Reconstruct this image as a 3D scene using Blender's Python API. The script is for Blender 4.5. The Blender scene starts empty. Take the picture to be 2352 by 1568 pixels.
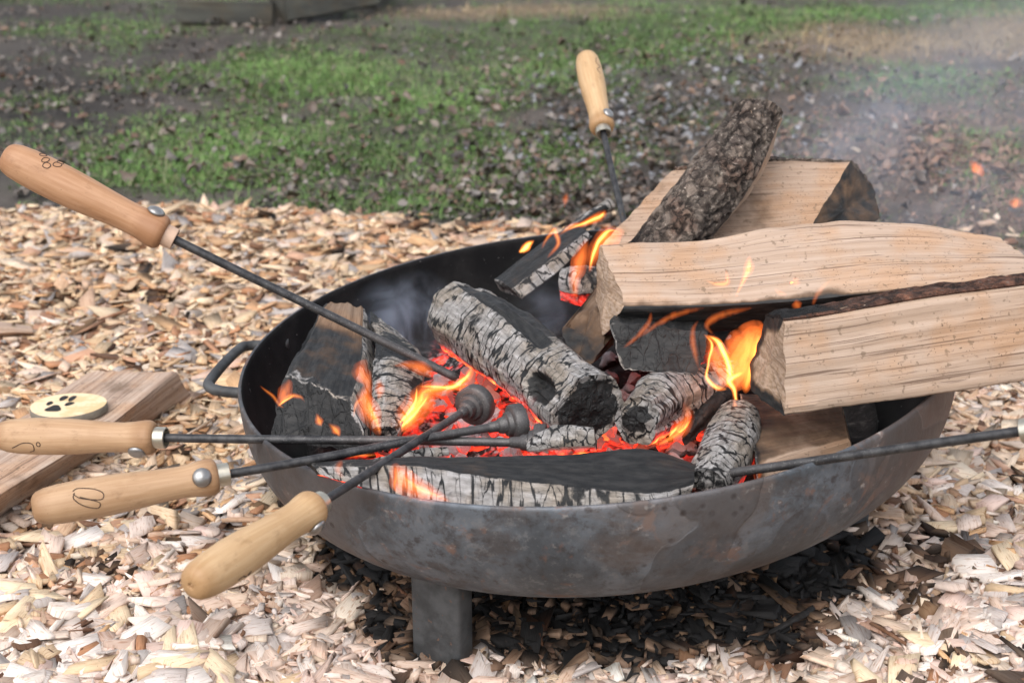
import bpy, math, random
import numpy as np
from mathutils import Vector, Matrix
random.seed(7)
RNG = np.random.default_rng(11)
SC = bpy.context.scene
COL = SC.collection
# ------------------------------------------------------------------ camera
FPX, IW, IH = 3231.0, 2352.0, 1568.0      # focal length and size of the picture, in the units used for measuring
PITCH = math.radians(21.8)
CP, SP = math.cos(PITCH), math.sin(PITCH)
RIM_Z = 0.205
CAMZ = RIM_Z + 0.488
BC = np.array([0.073, 1.227, RIM_Z])       # centre of the bowl's rim
cam_d = bpy.data.cameras.new('camera')
cam = bpy.data.objects.new('camera', cam_d); COL.objects.link(cam)
cam.location = (0, 0, CAMZ); cam.rotation_euler = (math.pi / 2 - PITCH, 0, 0)
cam_d.sensor_width = 36; cam_d.lens = 36 * FPX / IW
cam_d.clip_start = 0.02; cam_d.clip_end = 500
cam_d.dof.use_dof = True; cam_d.dof.focus_distance = 1.2; cam_d.dof.aperture_fstop = 8.5
SC.camera = cam
# ------------------------------------------------------------------ world, sun, exposure
world = bpy.data.worlds.new('World'); SC.world = world; world.use_nodes = True
wn = world.node_tree; wn.nodes.clear()
SUN_EL, SUN_AZ = math.radians(55), math.radians(205)
sky = wn.nodes.new('ShaderNodeTexSky'); sky.sky_type = 'NISHITA'; sky.sun_disc = False
sky.sun_elevation = SUN_EL; sky.sun_rotation = SUN_AZ
sky.air_density = 1.0; sky.dust_density = 3.0
hs = wn.nodes.new('ShaderNodeHueSaturation'); hs.inputs['Saturation'].default_value = 0.38
bg = wn.nodes.new('ShaderNodeBackground'); bg.inputs['Strength'].default_value = 0.15
wo = wn.nodes.new('ShaderNodeOutputWorld')
wn.links.new(sky.outputs[0], hs.inputs['Color']); wn.links.new(hs.outputs[0], bg.inputs['Color']); wn.links.new(bg.outputs[0], wo.inputs['Surface'])
sun_d = bpy.data.lights.new('sun', 'SUN'); sun_d.energy = 0.85; sun_d.angle = math.radians(70); sun_d.color = (1, .975, .945)
sun = bpy.data.objects.new('sun', sun_d); COL.objects.link(sun)
sun.rotation_euler = Vector((math.sin(SUN_AZ) * math.cos(SUN_EL), math.cos(SUN_AZ) * math.cos(SUN_EL), math.sin(SUN_EL))).to_track_quat('Z', 'Y').to_euler()
sun.location = (0, 0, 6)
SC.view_settings.view_transform = 'Standard'; SC.view_settings.look = 'None'
SC.view_settings.gamma = 1; SC.view_settings.use_curve_mapping = False
SC.view_settings.exposure = 1.0
SC.render.engine = 'CYCLES'
SC.cycles.use_denoising = True
SC.cycles.max_bounces = 8; SC.cycles.transparent_max_bounces = 24
SC.cycles.volume_bounces = 1
SC.cycles.sample_clamp_indirect = 4
SC.cycles.volume_step_rate = 1.0


# ------------------------------------------------------------------ measuring helpers: picture position + distance -> place
def ray(px, py):
    u = (px - IW / 2) / FPX; v = (py - IH / 2) / FPX
    return np.array([u, CP - v * SP, -SP - v * CP])
def at(px, py, Y):
    d = ray(px, py); return np.array([0, 0, CAMZ]) + d * (Y / d[1])
def atz(px, py, z):
    d = ray(px, py); return np.array([0, 0, CAMZ]) + d * ((z - CAMZ) / d[2])
def topx(P):
    P = np.asarray(P); dep = P[..., 1] * CP - (P[..., 2] - CAMZ) * SP
    up = P[..., 1] * SP + (P[..., 2] - CAMZ) * CP
    return IW / 2 + FPX * P[..., 0] / dep, IH / 2 - FPX * up / dep


# ------------------------------------------------------------------ noise
def _h(i, seed):
    i = (i.astype(np.int64) * 0x9E3779B1 + seed * 7919) & 0xFFFFFFFF
    i = (i ^ (i >> 15)) * 0x85EBCA6B & 0xFFFFFFFF
    i = (i ^ (i >> 13)) * 0xC2B2AE35 & 0xFFFFFFFF
    return ((i ^ (i >> 16)) & 0xFFFFFF) / float(0xFFFFFF)
def _h3(x, y, z, seed):
    return _h(x.astype(np.int64) * 73856093 ^ y.astype(np.int64) * 19349663 ^ z.astype(np.int64) * 83492791, seed)
def vnoise(P, seed=0):
    P = np.asarray(P, float); F = np.floor(P); f = P - F; f = f * f * (3 - 2 * f); F = F.astype(np.int64)
    o = 0
    for dx in (0, 1):
        for dy in (0, 1):
            for dz in (0, 1):
                w = (f[..., 0] if dx else 1 - f[..., 0]) * (f[..., 1] if dy else 1 - f[..., 1]) * (f[..., 2] if dz else 1 - f[..., 2])
                o = o + w * _h3(F[..., 0] + dx, F[..., 1] + dy, F[..., 2] + dz, seed)
    return o * 2 - 1
def fbm(P, sc=1., oct=4, seed=0):
    P = np.asarray(P, float) * sc; o = 0; a = .5
    for k in range(oct):
        o = o + a * vnoise(P, seed + k * 13); P = P * 2.03 + 5.7; a *= .5
    return o
def fbm2(x, y, sc=1., oct=4, seed=0):
    return fbm(np.stack([x, y, np.zeros_like(x)], -1), sc, oct, seed)
def worley(x, y, seed=0):
    """distance to the nearest and to the second nearest of jittered cell points, and the nearest cell's random number"""
    X = np.floor(x).astype(np.int64); Y = np.floor(y).astype(np.int64)
    d1 = np.full(x.shape, 9.); d2 = np.full(x.shape, 9.); idn = np.zeros(x.shape)
    z = np.zeros_like(X)
    for dx in (-1, 0, 1):
        for dy in (-1, 0, 1):
            cx = X + dx; cy = Y + dy
            jx = cx + _h3(cx, cy, z, seed) * .9; jy = cy + _h3(cx, cy, z, seed + 5) * .9
            d = np.hypot(jx - x, jy - y); near = d < d1
            d2 = np.where(near, d1, np.minimum(d2, d)); idn = np.where(near, _h3(cx, cy, z, seed + 9), idn); d1 = np.minimum(d1, d)
    return d1, d2, idn
def sstep(a, b, x):
    t = np.clip((x - a) / (b - a), 0, 1); return t * t * (3 - 2 * t)


# ------------------------------------------------------------------ mesh and tag helpers
def mk(name, V, F, mat=None, parent=None, uv=None, uv2=None, attrs=None, cols=None, origin=None, smooth=True, sharp=None, link=True, mats=None, fmat=None):
    V = np.asarray(V, float)
    if origin is not None: V = V - np.asarray(origin)
    if isinstance(F, np.ndarray): F = [F]
    F = [np.asarray(f, np.int64) for f in F if len(f)]
    me = bpy.data.meshes.new(name)
    me.vertices.add(len(V)); me.vertices.foreach_set('co', V.ravel().astype(np.float32))
    loops = np.concatenate([f.ravel() for f in F]); tot = np.concatenate([np.full(len(f), f.shape[1]) for f in F])
    st = np.concatenate([[0], np.cumsum(tot)[:-1]])
    me.loops.add(len(loops)); me.loops.foreach_set('vertex_index', loops.astype(np.int32))
    me.polygons.add(len(tot)); me.polygons.foreach_set('loop_start', st.astype(np.int32)); me.polygons.foreach_set('loop_total', tot.astype(np.int32))
    if smooth: me.polygons.foreach_set('use_smooth', np.ones(len(tot), bool))
    if fmat is not None: me.polygons.foreach_set('material_index', np.asarray(fmat, np.int32))
    if uv is not None:
        ul = me.uv_layers.new(name='UVMap'); ul.data.foreach_set('uv', np.asarray(uv, np.float32)[loops].ravel())
    if uv2 is not None:
        ul = me.uv_layers.new(name='CrackUV'); ul.data.foreach_set('uv', np.asarray(uv2, np.float32)[loops].ravel())
    for k, a in (attrs or {}).items():
        at_ = me.attributes.new(k, 'FLOAT', 'POINT'); at_.data.foreach_set('value', np.asarray(a, np.float32))
    if cols is not None:
        ca = me.color_attributes.new('col', 'FLOAT_COLOR', 'POINT')
        ca.data.foreach_set('color', np.concatenate([cols, np.ones((len(cols), 1))], 1).astype(np.float32).ravel())
    me.update(calc_edges=True); me.validate()
    if smooth and sharp: me.set_sharp_from_angle(angle=math.radians(sharp))
    for m in (mats or ([mat] if mat else [])): me.materials.append(m)
    if not link: return me
    o = bpy.data.objects.new(name, me); COL.objects.link(o)
    if parent is not None: o.parent = parent
    elif origin is not None: o.location = origin
    return o
def tag(o, label=None, cat=None, group=None, kind=None):
    for k, v in (('label', label), ('category', cat), ('group', group), ('kind', kind)):
        if v: o[k] = v
    return o
def empty(name, loc, quat=None):
    o = bpy.data.objects.new(name, None); COL.objects.link(o); o.location = loc; o.empty_display_size = .02
    if quat is not None: o.rotation_mode = 'QUATERNION'; o.rotation_quaternion = quat
    return o
def place(name, me, parent=None, loc=(0, 0, 0), rot=(0, 0, 0), sc=(1, 1, 1)):
    o = bpy.data.objects.new(name, me); COL.objects.link(o); o.location = loc; o.rotation_euler = rot; o.scale = sc
    if parent is not None: o.parent = parent
    return o
def gridF(n, m, wrap=False):
    """quads of an n x m grid of points (row major), wrapped round in m if asked"""
    i = np.arange(n - 1)[:, None]; j = np.arange(m if wrap else m - 1)[None, :]
    a = i * m + j; b = i * m + (j + 1) % m
    return np.stack([a, b, b + m, a + m], -1).reshape(-1, 4)
def lathe(prof, n=28, axis_z=True):
    prof = np.asarray(prof, float); t = np.arange(n) * 2 * np.pi / n
    V = np.stack([prof[:, 1:2] * np.cos(t), prof[:, 1:2] * np.sin(t), np.repeat(prof[:, 0:1], n, 1)], -1).reshape(-1, 3)
    F = gridF(len(prof), n, True)
    uv = np.stack([np.repeat(prof[:, 0:1], n, 1), np.repeat(t[None] * .0145, len(prof), 0)], -1).reshape(-1, 2)
    return V, F, uv
def tube(pts, r, n=10, closed=False, cap=True):
    pts = np.asarray(pts, float); K = len(pts); r = np.broadcast_to(np.asarray(r, float), (K,))
    T = np.gradient(pts, axis=0) if not closed else np.roll(pts, -1, 0) - np.roll(pts, 1, 0)
    T /= np.linalg.norm(T, axis=1)[:, None] + 1e-12
    up = np.array([0, 0, 1.]) if abs(T[:, 2]).mean() < .8 else np.array([1., 0, 0])
    A = np.cross(T, up); A /= np.linalg.norm(A, axis=1)[:, None] + 1e-9; B = np.cross(A, T)
    t = np.arange(n) * 2 * np.pi / n
    V = (pts[:, None] + r[:, None, None] * (A[:, None] * np.cos(t)[None, :, None] + B[:, None] * np.sin(t)[None, :, None])).reshape(-1, 3)
    F = gridF(K, n, True)
    if closed:
        j = np.arange(n); a = (K - 1) * n + j; b = (K - 1) * n + (j + 1) % n
        F = np.concatenate([F, np.stack([a, b, (j + 1) % n, j], -1)])
        return V, [F]
    if cap:
        V = np.concatenate([V, pts[:1], pts[-1:]]); j = np.arange(n); c0 = K * n
        return V, [F, np.stack([np.full(n, c0), (j + 1) % n, j], -1), np.stack([np.full(n, c0 + 1), (K - 1) * n + j, (K - 1) * n + (j + 1) % n], -1)]
    return V, [F]
def smooth_path(pts, n):
    pts = np.asarray(pts, float); K = len(pts)
    t = np.linspace(0, K - 1, n); i = np.clip(np.floor(t).astype(int), 0, K - 2); f = (t - i)[:, None]
    M = np.gradient(pts, axis=0) if K > 2 else np.repeat((pts[1:] - pts[:1]), 2, 0)
    h = f * f * (3 - 2 * f)
    return pts[i] * (2 * f ** 3 - 3 * f ** 2 + 1) + M[i] * (f ** 3 - 2 * f ** 2 + f) + pts[i + 1] * h + M[i + 1] * (f ** 3 - f ** 2)
def outward(V, F):
    """turn the faces of a closed mesh so that they face out"""
    a, b, c = V[F[:, 0]], V[F[:, 1]], V[F[:, 2]]; v = (np.cross(a, b) * c).sum()
    if F.shape[1] == 4: v += (np.cross(a, c) * V[F[:, 3]]).sum()
    return F if v > 0 else F[:, ::-1]
def merge(parts):
    V = []; Fq = {}; o = 0
    for v, F in parts:
        for f in ([F] if isinstance(F, np.ndarray) else F):
            Fq.setdefault(f.shape[1], []).append(f + o)
        V.append(v); o += len(v)
    return np.concatenate(V), [np.concatenate(x) for x in Fq.values()]
def box_v(a, b):
    (x0, y0, z0), (x1, y1, z1) = a, b
    V = np.array([[x, y, z] for x in (x0, x1) for y in (y0, y1) for z in (z0, z1)], float)
    F = np.array([[0, 1, 3, 2], [4, 6, 7, 5], [0, 4, 5, 1], [2, 3, 7, 6], [0, 2, 6, 4], [1, 5, 7, 3]])
    return V, F


# ------------------------------------------------------------------ materials
class Mat:
    def __init__(s, name):
        s.m = bpy.data.materials.new(name); s.m.use_nodes = True; s.t = s.m.node_tree; s.t.nodes.clear()
        s.out = s.t.nodes.new('ShaderNodeOutputMaterial')
    def n(s, typ, ins=None, out=0, **props):
        nd = s.t.nodes.new('ShaderNode' + typ)
        for k, v in props.items(): setattr(nd, k, v)
        for k, v in (ins or {}).items():
            sock = nd.inputs[k]
            if isinstance(v, bpy.types.NodeSocket): s.t.links.new(v, sock)
            else: sock.default_value = v
        return nd.outputs[out]
    def attr(s, name, out='Fac'):
        nd = s.t.nodes.new('ShaderNodeAttribute'); nd.attribute_name = name; return nd.outputs[out]
    def math(s, op, a, b=0., c=0., clamp=False):
        nd = s.t.nodes.new('ShaderNodeMath'); nd.operation = op; nd.use_clamp = clamp
        for k, v in enumerate((a, b, c)):
            if isinstance(v, bpy.types.NodeSocket): s.t.links.new(v, nd.inputs[k])
            else: nd.inputs[k].default_value = v
        return nd.outputs[0]
    def mix(s, f, a, b, blend='MIX'):
        nd = s.t.nodes.new('ShaderNodeMix'); nd.data_type = 'RGBA'; nd.blend_type = blend
        for k, v in ((0, f), (6, a), (7, b)):
            if isinstance(v, bpy.types.NodeSocket): s.t.links.new(v, nd.inputs[k])
            else: nd.inputs[k].default_value = (*v, 1) if isinstance(v, tuple) and len(v) == 3 else v
        return nd.outputs[2]
    def ramp(s, f, stops, out=0):
        nd = s.t.nodes.new('ShaderNodeValToRGB'); cr = nd.color_ramp
        while len(cr.elements) < len(stops): cr.elements.new(.5)
        for e, (p, c) in zip(cr.elements, stops):
            e.position = p; e.color = (*c, 1) if isinstance(c, tuple) else (c, c, c, 1)
        s.t.links.new(f, nd.inputs[0]); return nd.outputs[out]
    def step(s, f, a, b):
        nd = s.t.nodes.new('ShaderNodeMapRange'); nd.interpolation_type = 'SMOOTHSTEP'
        s.t.links.new(f, nd.inputs[0]); nd.inputs[1].default_value = a; nd.inputs[2].default_value = b; return nd.outputs[0]
    def coord(s, which='Object', scale=(1, 1, 1)):
        tc = s.t.nodes.new('ShaderNodeTexCoord'); mp = s.t.nodes.new('ShaderNodeMapping'); mp.inputs['Scale'].default_value = scale
        s.t.links.new(tc.outputs[which], mp.inputs[0]); return mp.outputs[0]
    def noise(s, vec, scale, detail=3, rough=.55, dist=0., out=0):
        return s.n('TexNoise', {'Vector': vec, 'Scale': scale, 'Detail': detail, 'Roughness': rough, 'Distortion': dist}, out)
    def bsdf(s, col, rough=.8, bump=None, bs=.3, bd=.001, metal=0., emit=None, es=0., spec=.5, **kw):
        ins = {'Base Color': col if not (isinstance(col, tuple) and len(col) == 3) else (*col, 1), 'Roughness': rough, 'Metallic': metal, 'Specular IOR Level': spec}
        if bump is not None: ins['Normal'] = s.n('Bump', {'Height': bump, 'Strength': bs, 'Distance': bd})
        if emit is not None: ins['Emission Color'] = emit if not (isinstance(emit, tuple) and len(emit) == 3) else (*emit, 1); ins['Emission Strength'] = es
        ins.update(kw)
        s.t.links.new(s.n('BsdfPrincipled', ins), s.out.inputs['Surface']); return s.m

def wood_mat(name, light, dark, line=.6, gs=1.):
    """split wood with grain along the log; the attributes say where it is charred, ash-covered, cracked and glowing"""
    m = Mat(name)
    g1 = m.noise(m.coord('UV', (7 * gs, 190 * gs, 1)), 1, 4, .6, .4)
    g2 = m.noise(m.coord('UV', (30 * gs, 900 * gs, 1)), 1, 2)
    big = m.noise(m.coord('Object'), 22, 3)
    ln = m.noise(m.coord('UV', (5 * gs, 330 * gs, 1)), 1, 3, .5, .9)
    ln2 = m.noise(m.coord('UV', (13 * gs, 520 * gs, 1)), 1, 2, .5, .6)
    col = m.mix(m.step(g1, .3, .72), dark, light)
    col = m.mix(m.step(big, .42, .7), col, m.mix(1., col, (1.0, .86, .72), 'MULTIPLY'))
    col = m.mix(m.math('MULTIPLY', m.math('MAXIMUM', m.step(ln, .40, .32), m.math('MULTIPLY', m.step(ln2, .36, .30), .8)), line), col, (dark[0] * .28, dark[1] * .22, dark[2] * .2))
    col = m.mix(m.math('MULTIPLY', m.step(g2, .45, .3), .35), col, dark)
    spk = m.noise(m.coord('Object'), 420, 2); col = m.mix(m.math('MULTIPLY', m.math('MULTIPLY', m.step(spk, .64, .71), m.step(big, .4, .62)), .8), col, (.05, .035, .025))
    spk2 = m.noise(m.coord('Object'), 160, 3); col = m.mix(m.math('MULTIPLY', m.step(spk2, .61, .71), .6), col, (.12, .08, .05))
    capc = m.attr('cap')
    ringv = m.noise(m.coord('UV', (140, 420, 1)), 1, 3); col = m.mix(m.math('MULTIPLY', capc, m.step(ringv, .62, .35)), col, (dark[0] * .75, dark[1] * .7, dark[2] * .6))
    # char: brown scorch first, black after
    nn = m.noise(m.coord('Object'), 60, 4)
    ch = m.math('ADD', m.attr('char'), m.math('MULTIPLY', m.math('SUBTRACT', nn, .5), .5))
    brown = m.step(ch, .12, .5); black = m.step(ch, .4, .75)
    col = m.mix(m.math('MULTIPLY', brown, .85), col, (.085, .048, .026))
    n3 = m.noise(m.coord('UV', (60, 260, 1)), 1, 4)
    col = m.mix(black, col, m.mix(m.step(n3, .35, .7), (.0045, .0045, .0045), (.021, .020, .019)))
    # ash on top of the char
    an = m.noise(m.coord('Object'), 130, 5, .65)
    ash = m.math('ADD', m.attr('ash'), m.math('MULTIPLY', m.math('SUBTRACT', an, .5), 1.5))
    cu = m.n('UVMap', {}, 0, uv_map='CrackUV')
    wz = m.n('TexNoise', {'Vector': cu, 'Scale': 1.3, 'Detail': 3., 'Roughness': .6}, 1)
    cv = m.n('VectorMath', {0: cu, 1: m.n('VectorMath', {0: m.n('VectorMath', {0: wz, 1: (.5, .5, .5)}, 0, operation='SUBTRACT'), 'Scale': .9}, 0, operation='SCALE')}, 0, operation='ADD')
    de = m.n('TexVoronoi', {'Vector': cv, 'Scale': 1., 'Randomness': 1.}, 0, feature='DISTANCE_TO_EDGE', voronoi_dimensions='2D')
    thr = m.math('ADD', m.math('MULTIPLY', m.step(m.noise(cu, .9, 3), .38, .72), .21), .024)
    big_cr = m.math('DIVIDE', m.math('SUBTRACT', thr, de), m.math('MULTIPLY', thr, .55), clamp=True)
    de2 = m.n('TexVoronoi', {'Vector': cv, 'Scale': 2.7, 'Randomness': 1.}, 0, feature='DISTANCE_TO_EDGE', voronoi_dimensions='2D')
    fine_cr = m.math('MULTIPLY', m.math('DIVIDE', m.math('SUBTRACT', .06, de2), .04, clamp=True), m.step(m.noise(cu, 1.7, 2), .45, .6))
    crk = m.math('MULTIPLY', m.math('MAXIMUM', big_cr, m.math('MULTIPLY', fine_cr, .75)), m.attr('crk'))
    ash = m.math('MULTIPLY', m.step(ash, .38, .72), m.math('SUBTRACT', 1., crk, clamp=True))
    an2 = m.noise(m.coord('UV', (55, 200, 1)), 1, 4, .7)
    ashc = m.ramp(an2, [(.25, (.065, .06, .057)), (.42, (.17, .16, .15)), (.6, (.285, .272, .262)), (.8, (.45, .445, .45))])
    col = m.mix(m.math('MULTIPLY', crk, black), col, (.006, .006, .006))
    ashc = m.mix(m.step(m.noise(m.coord('Object'), 30, 3), .4, .65), ashc, m.mix(1., ashc, (.86, .77, .66), 'MULTIPLY'))
    col = m.mix(ash, col, ashc)
    gl = m.math('MULTIPLY', m.attr('glow'), m.step(m.noise(m.coord('Object'), 75, 3), .36, .62))
    emit = m.ramp(gl, [(0., (.0, .0, .0)), (.3, (.55, .02, .01)), (.65, (1., .1, .02)), (1., (1., .32, .07))])
    bump = m.math('ADD', m.math('ADD', m.math('MULTIPLY', ln, .6), m.math('MULTIPLY', g2, .4)), m.math('MULTIPLY', an, .6))
    bump = m.math('SUBTRACT', bump, m.math('MULTIPLY', crk, 2.2))
    rough = m.math('SUBTRACT', .85, m.math('MULTIPLY', black, .25))
    return m.bsdf(col, rough, bump, .5, .0012, emit=emit, es=1.5, spec=.35)
M_PALE = wood_mat('split_wood', (.425, .318, .245), (.325, .230, .165), .75)
M_PALE2 = wood_mat('split_wood_pink', (.40, .295, .22), (.29, .198, .138), .65)
M_CHAR = wood_mat('burning_wood', (.235, .165, .115), (.14, .088, .056))
M_WEATH = wood_mat('weathered_wood', (.47, .365, .29), (.30, .205, .15), .8)

def bark_mat(name, a, b, c):
    m = Mat(name); v = m.coord('Object')
    n1 = m.noise(v, 70, 6, .7, .5); n2 = m.noise(v, 240, 4, .7); n3 = m.noise(v, 28, 3)
    col = m.mix(m.step(n1, .35, .65), a, b); col = m.mix(m.math('MULTIPLY', m.step(n2, .56, .68), .8), col, c)
    col = m.mix(m.math('MULTIPLY', m.step(n3, .5, .66), .5), col, (.11, .055, .035))
    vv = m.n('VectorMath', {0: v, 1: m.n('VectorMath', {0: m.n('TexNoise', {'Vector': v, 'Scale': 60., 'Detail': 5., 'Roughness': .7}, 1), 'Scale': .026}, 0, operation='SCALE')}, 0, operation='ADD')
    pe = m.n('TexVoronoi', {'Vector': vv, 'Scale': 62.}, 0, feature='DISTANCE_TO_EDGE'); pc = m.n('TexVoronoi', {'Vector': vv, 'Scale': 62.}, 1)
    pv = m.n('SeparateColor', {'Color': pc}, 0); col = m.mix(m.math('MULTIPLY', pv, .55), col, m.mix(1., col, (1.9, 1.8, 1.7), 'MULTIPLY'))
    col = m.mix(m.math('MULTIPLY', m.math('MULTIPLY', m.step(pe, .11, .0), m.step(n3, .40, .58)), .8), col, (.022, .016, .013))
    col = m.mix(m.math('MULTIPLY', m.attr('crack'), .8), col, (.018, .013, .011))
    ch = m.step(m.math('ADD', m.attr('char'), m.math('MULTIPLY', m.math('SUBTRACT', n3, .5), .5)), .3, .6)
    col = m.mix(ch, col, (.012, .011, .011))
    return m.bsdf(col, .9, m.math('ADD', m.math('ADD', n2, m.math('MULTIPLY', n1, .6)), m.math('ADD', m.math('MULTIPLY', m.step(pe, .0, .14), .7), m.math('MULTIPLY', pv, 1.2))), 1., .005, spec=.25)
M_BARK = bark_mat('grey_brown_bark', (.07, .053, .045), (.165, .135, .112), (.38, .33, .28))
M_BARK_RED = bark_mat('reddish_bark', (.05, .025, .018), (.15, .07, .045), (.12, .10, .085))

def metal_mat():
    m = Mat('weathered_bowl_steel'); v = m.coord('Object')
    n1 = m.noise(v, 9, 6, .62, .3); n2 = m.noise(v, 34, 5, .65, .5); n3 = m.noise(v, 150, 4, .6)
    sep = m.n('SeparateXYZ', {'Vector': v}, 2)
    col = m.mix(m.step(n1, .38, .64), (.070, .078, .088), (.165, .185, .212))
    blot = m.noise(v, 17, 5, .7, .8); col = m.mix(m.math('MULTIPLY', m.step(blot, .50, .62), .7), col, (.078, .068, .066))
    low = m.step(m.math('ADD', sep, m.math('MULTIPLY', m.math('SUBTRACT', n1, .5), .12)), -.03, -.125)
    col = m.mix(m.math('MULTIPLY', low, .75), col, (.135, .102, .090))
    fine = m.noise(v, 85, 6, .75); col = m.mix(m.math('MULTIPLY', m.step(fine, .5, .66), .65), col, (.045, .036, .034)); col = m.mix(m.math('MULTIPLY', m.step(fine, .46, .36), .5), col, (.20, .20, .205))
    rust = m.step(m.math('ADD', n2, m.math('MULTIPLY', low, .1)), .55, .66)
    col = m.mix(m.math('MULTIPLY', rust, .8), col, (.13, .068, .046))
    pat = m.noise(v, 6.5, 5, .6, .6); col = m.mix(m.math('MULTIPLY', m.step(pat, .47, .60), .55), col, (.125, .096, .082))
    xx = m.n('SeparateXYZ', {'Vector': v}, 0)
    rr = m.math('MULTIPLY', m.step(m.math('ADD', xx, m.math('MULTIPLY', n2, .16)), .26, .38), .55)
    col = m.mix(rr, col, (.14, .075, .055))
    vo = m.n('TexVoronoi', {'Vector': v, 'Scale': 55., 'Randomness': 1.}, 0)
    pit = m.math('MULTIPLY', m.step(vo, .22, .1), m.step(n1, .48, .6))
    col = m.mix(m.math('MULTIPLY', pit, .8), col, (.03, .018, .014))
    pale = m.math('MULTIPLY', m.step(n3, .58, .7), m.step(n2, .5, .62)); col = m.mix(m.math('MULTIPLY', pale, .6), col, (.34, .32, .30))
    # peeled scale: a second, duller layer with a curled, sharply bounded edge
    sc_ = m.noise(v, 5.5, 3, .5, .4); sc2 = m.step(sc_, .545, .552)
    col = m.mix(m.math('MULTIPLY', sc2, .45), col, (.055, .05, .05))
    met = m.math('SUBTRACT', .55, m.math('MULTIPLY', m.math('MAXIMUM', rust, low), .45))
    rough = m.math('ADD', .42, m.math('MULTIPLY', n2, .3))
    return m.bsdf(col, rough, m.math('ADD', m.math('ADD', n3, m.math('MULTIPLY', sc2, 1.5)), m.math('MULTIPLY', pit, -1.)), .35, .001, metal=met)
M_STEEL = metal_mat()
def soot_mat():
    m = Mat('sooty_bowl_inside'); v = m.coord('Object'); n = m.noise(v, 26, 5, .6); n2 = m.noise(v, 300, 3)
    col = m.mix(m.step(n, .35, .7), (.0045, .0045, .0050), (.014, .0135, .0135)); col = m.mix(m.step(n2, .71, .76), col, (.25, .24, .23))
    return m.bsdf(col, .8, n2, .3, .0006, spec=.2)
M_SOOT = soot_mat()
def iron_mat():
    m = Mat('dark_iron_rod'); v = m.coord('Object'); n = m.noise(v, 120, 4, .6); n2 = m.noise(v, 700, 3)
    z = m.n('SeparateXYZ', {'Vector': v}, 2)
    col = m.mix(m.step(n, .35, .65), (.022, .022, .024), (.055, .054, .055))
    dust = m.math('MULTIPLY', m.step(n2, .56, .70), m.step(z, .16, .33)); col = m.mix(m.math('MULTIPLY', dust, .4), col, (.30, .29, .28))
    col = m.mix(m.math('MULTIPLY', m.step(z, .27, .36), .4), col, (.115, .105, .10))
    return m.bsdf(col, .5, n, .25, .0006, metal=.45)
M_IRON = iron_mat()
def handle_mat(name, light, dark):
    m = Mat(name); g = m.noise(m.coord('UV', (16, 260, 1)), 1, 4, .6, .3); f = m.noise(m.coord('UV', (70, 1400, 1)), 1, 2)
    z = m.n('SeparateXYZ', {'Vector': m.coord('Object')}, 2); b = m.noise(m.coord('Object'), 38, 3)
    col = m.mix(m.step(g, .3, .7), dark, light); col = m.mix(m.math('MULTIPLY', m.step(f, .48, .3), .3), col, dark)
    ends = m.math('MAXIMUM', m.step(z, .016, .002), m.step(z, .118, .131)); col = m.mix(m.math('MULTIPLY', ends, .55), col, (dark[0] * .6, dark[1] * .48, dark[2] * .36))
    col = m.mix(m.math('MULTIPLY', m.step(b, .5, .7), .35), col, (dark[0] * .85, dark[1] * .78, dark[2] * .68))
    gr = m.noise(m.coord('Object', (1, 1, .5)), 85, 5, .7); col = m.mix(m.math('MULTIPLY', m.step(gr, .55, .72), .38), col, (dark[0] * .45, dark[1] * .38, dark[2] * .32))
    sp = m.noise(m.coord('Object'), 600, 2); col = m.mix(m.math('MULTIPLY', m.step(sp, .70, .76), .6), col, (.10, .065, .04))
    return m.bsdf(col, m.math('ADD', .42, m.math('MULTIPLY', gr, .25)), m.math('ADD', f, gr), .18, .0005, spec=.4)
M_HANDLE_TAN = handle_mat('tan_handle_wood', (.44, .285, .165), (.35, .21, .112))
M_HANDLE_GOLD = handle_mat('golden_handle_wood', (.50, .335, .185), (.41, .255, .125))
M_HANDLE_RED = handle_mat('reddish_handle_wood', (.44, .25, .14), (.35, .18, .09))
def simple(name, col, rough, metal=0., sc=200, var=.25):
    m = Mat(name); n = m.noise(m.coord('Object'), sc, 4)
    return m.bsdf(m.mix(n, tuple(c * (1 - var) for c in col), tuple(c * (1 + var) for c in col)), rough, n, .15, .0004, metal=metal)
M_FERRULE = simple('pale_brass_ferrule', (.46, .425, .35), .34, .85)
M_FERRULE_WOOD = simple('wooden_ferrule', (.46, .31, .22), .6)
M_RIVET = simple('steel_rivet', (.30, .29, .28), .36, .85)
M_BURN = simple('burnt_line', (.045, .022, .012), .7)
M_BRAND = simple('black_brand_mark', (.012, .010, .009), .8)
M_TIMBER = wood_mat('old_grey_timber', (.068, .068, .056), (.028, .028, .025), .6, .4)

def chip_mat():
    m = Mat('wood_chip'); c = m.attr('col', 'Color')
    g = m.noise(m.coord('UV', (60, 620, 1)), 1, 3, .6, .3); g2 = m.noise(m.coord('UV', (140, 2000, 1)), 1, 2)
    col = m.mix(m.step(g, .5, .3), c, m.mix(1., c, (.66, .52, .43), 'MULTIPLY'))
    col = m.mix(m.math('MULTIPLY', m.step(g2, .58, .7), .45), col, m.mix(1., c, (1.22, 1.2, 1.16), 'MULTIPLY'))
    sp = m.noise(m.coord('Object'), 230, 3); col = m.mix(m.math('MULTIPLY', m.step(sp, .68, .74), .7), col, (.09, .06, .045))
    return m.bsdf(col, .82, m.math('ADD', g, g2), .6, .0012, spec=.3)
M_CHIP = chip_mat()
def col_mat(name, rough=.7, spec=.4, bump=300, trans=0.):
    m = Mat(name); c = m.attr('col', 'Color'); n = m.noise(m.coord('Object'), bump, 3)
    return m.bsdf(m.mix(m.step(n, .3, .7), m.mix(1., c, (.72, .72, .72), 'MULTIPLY'), c), rough, n, .3, .001, spec=spec)
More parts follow.
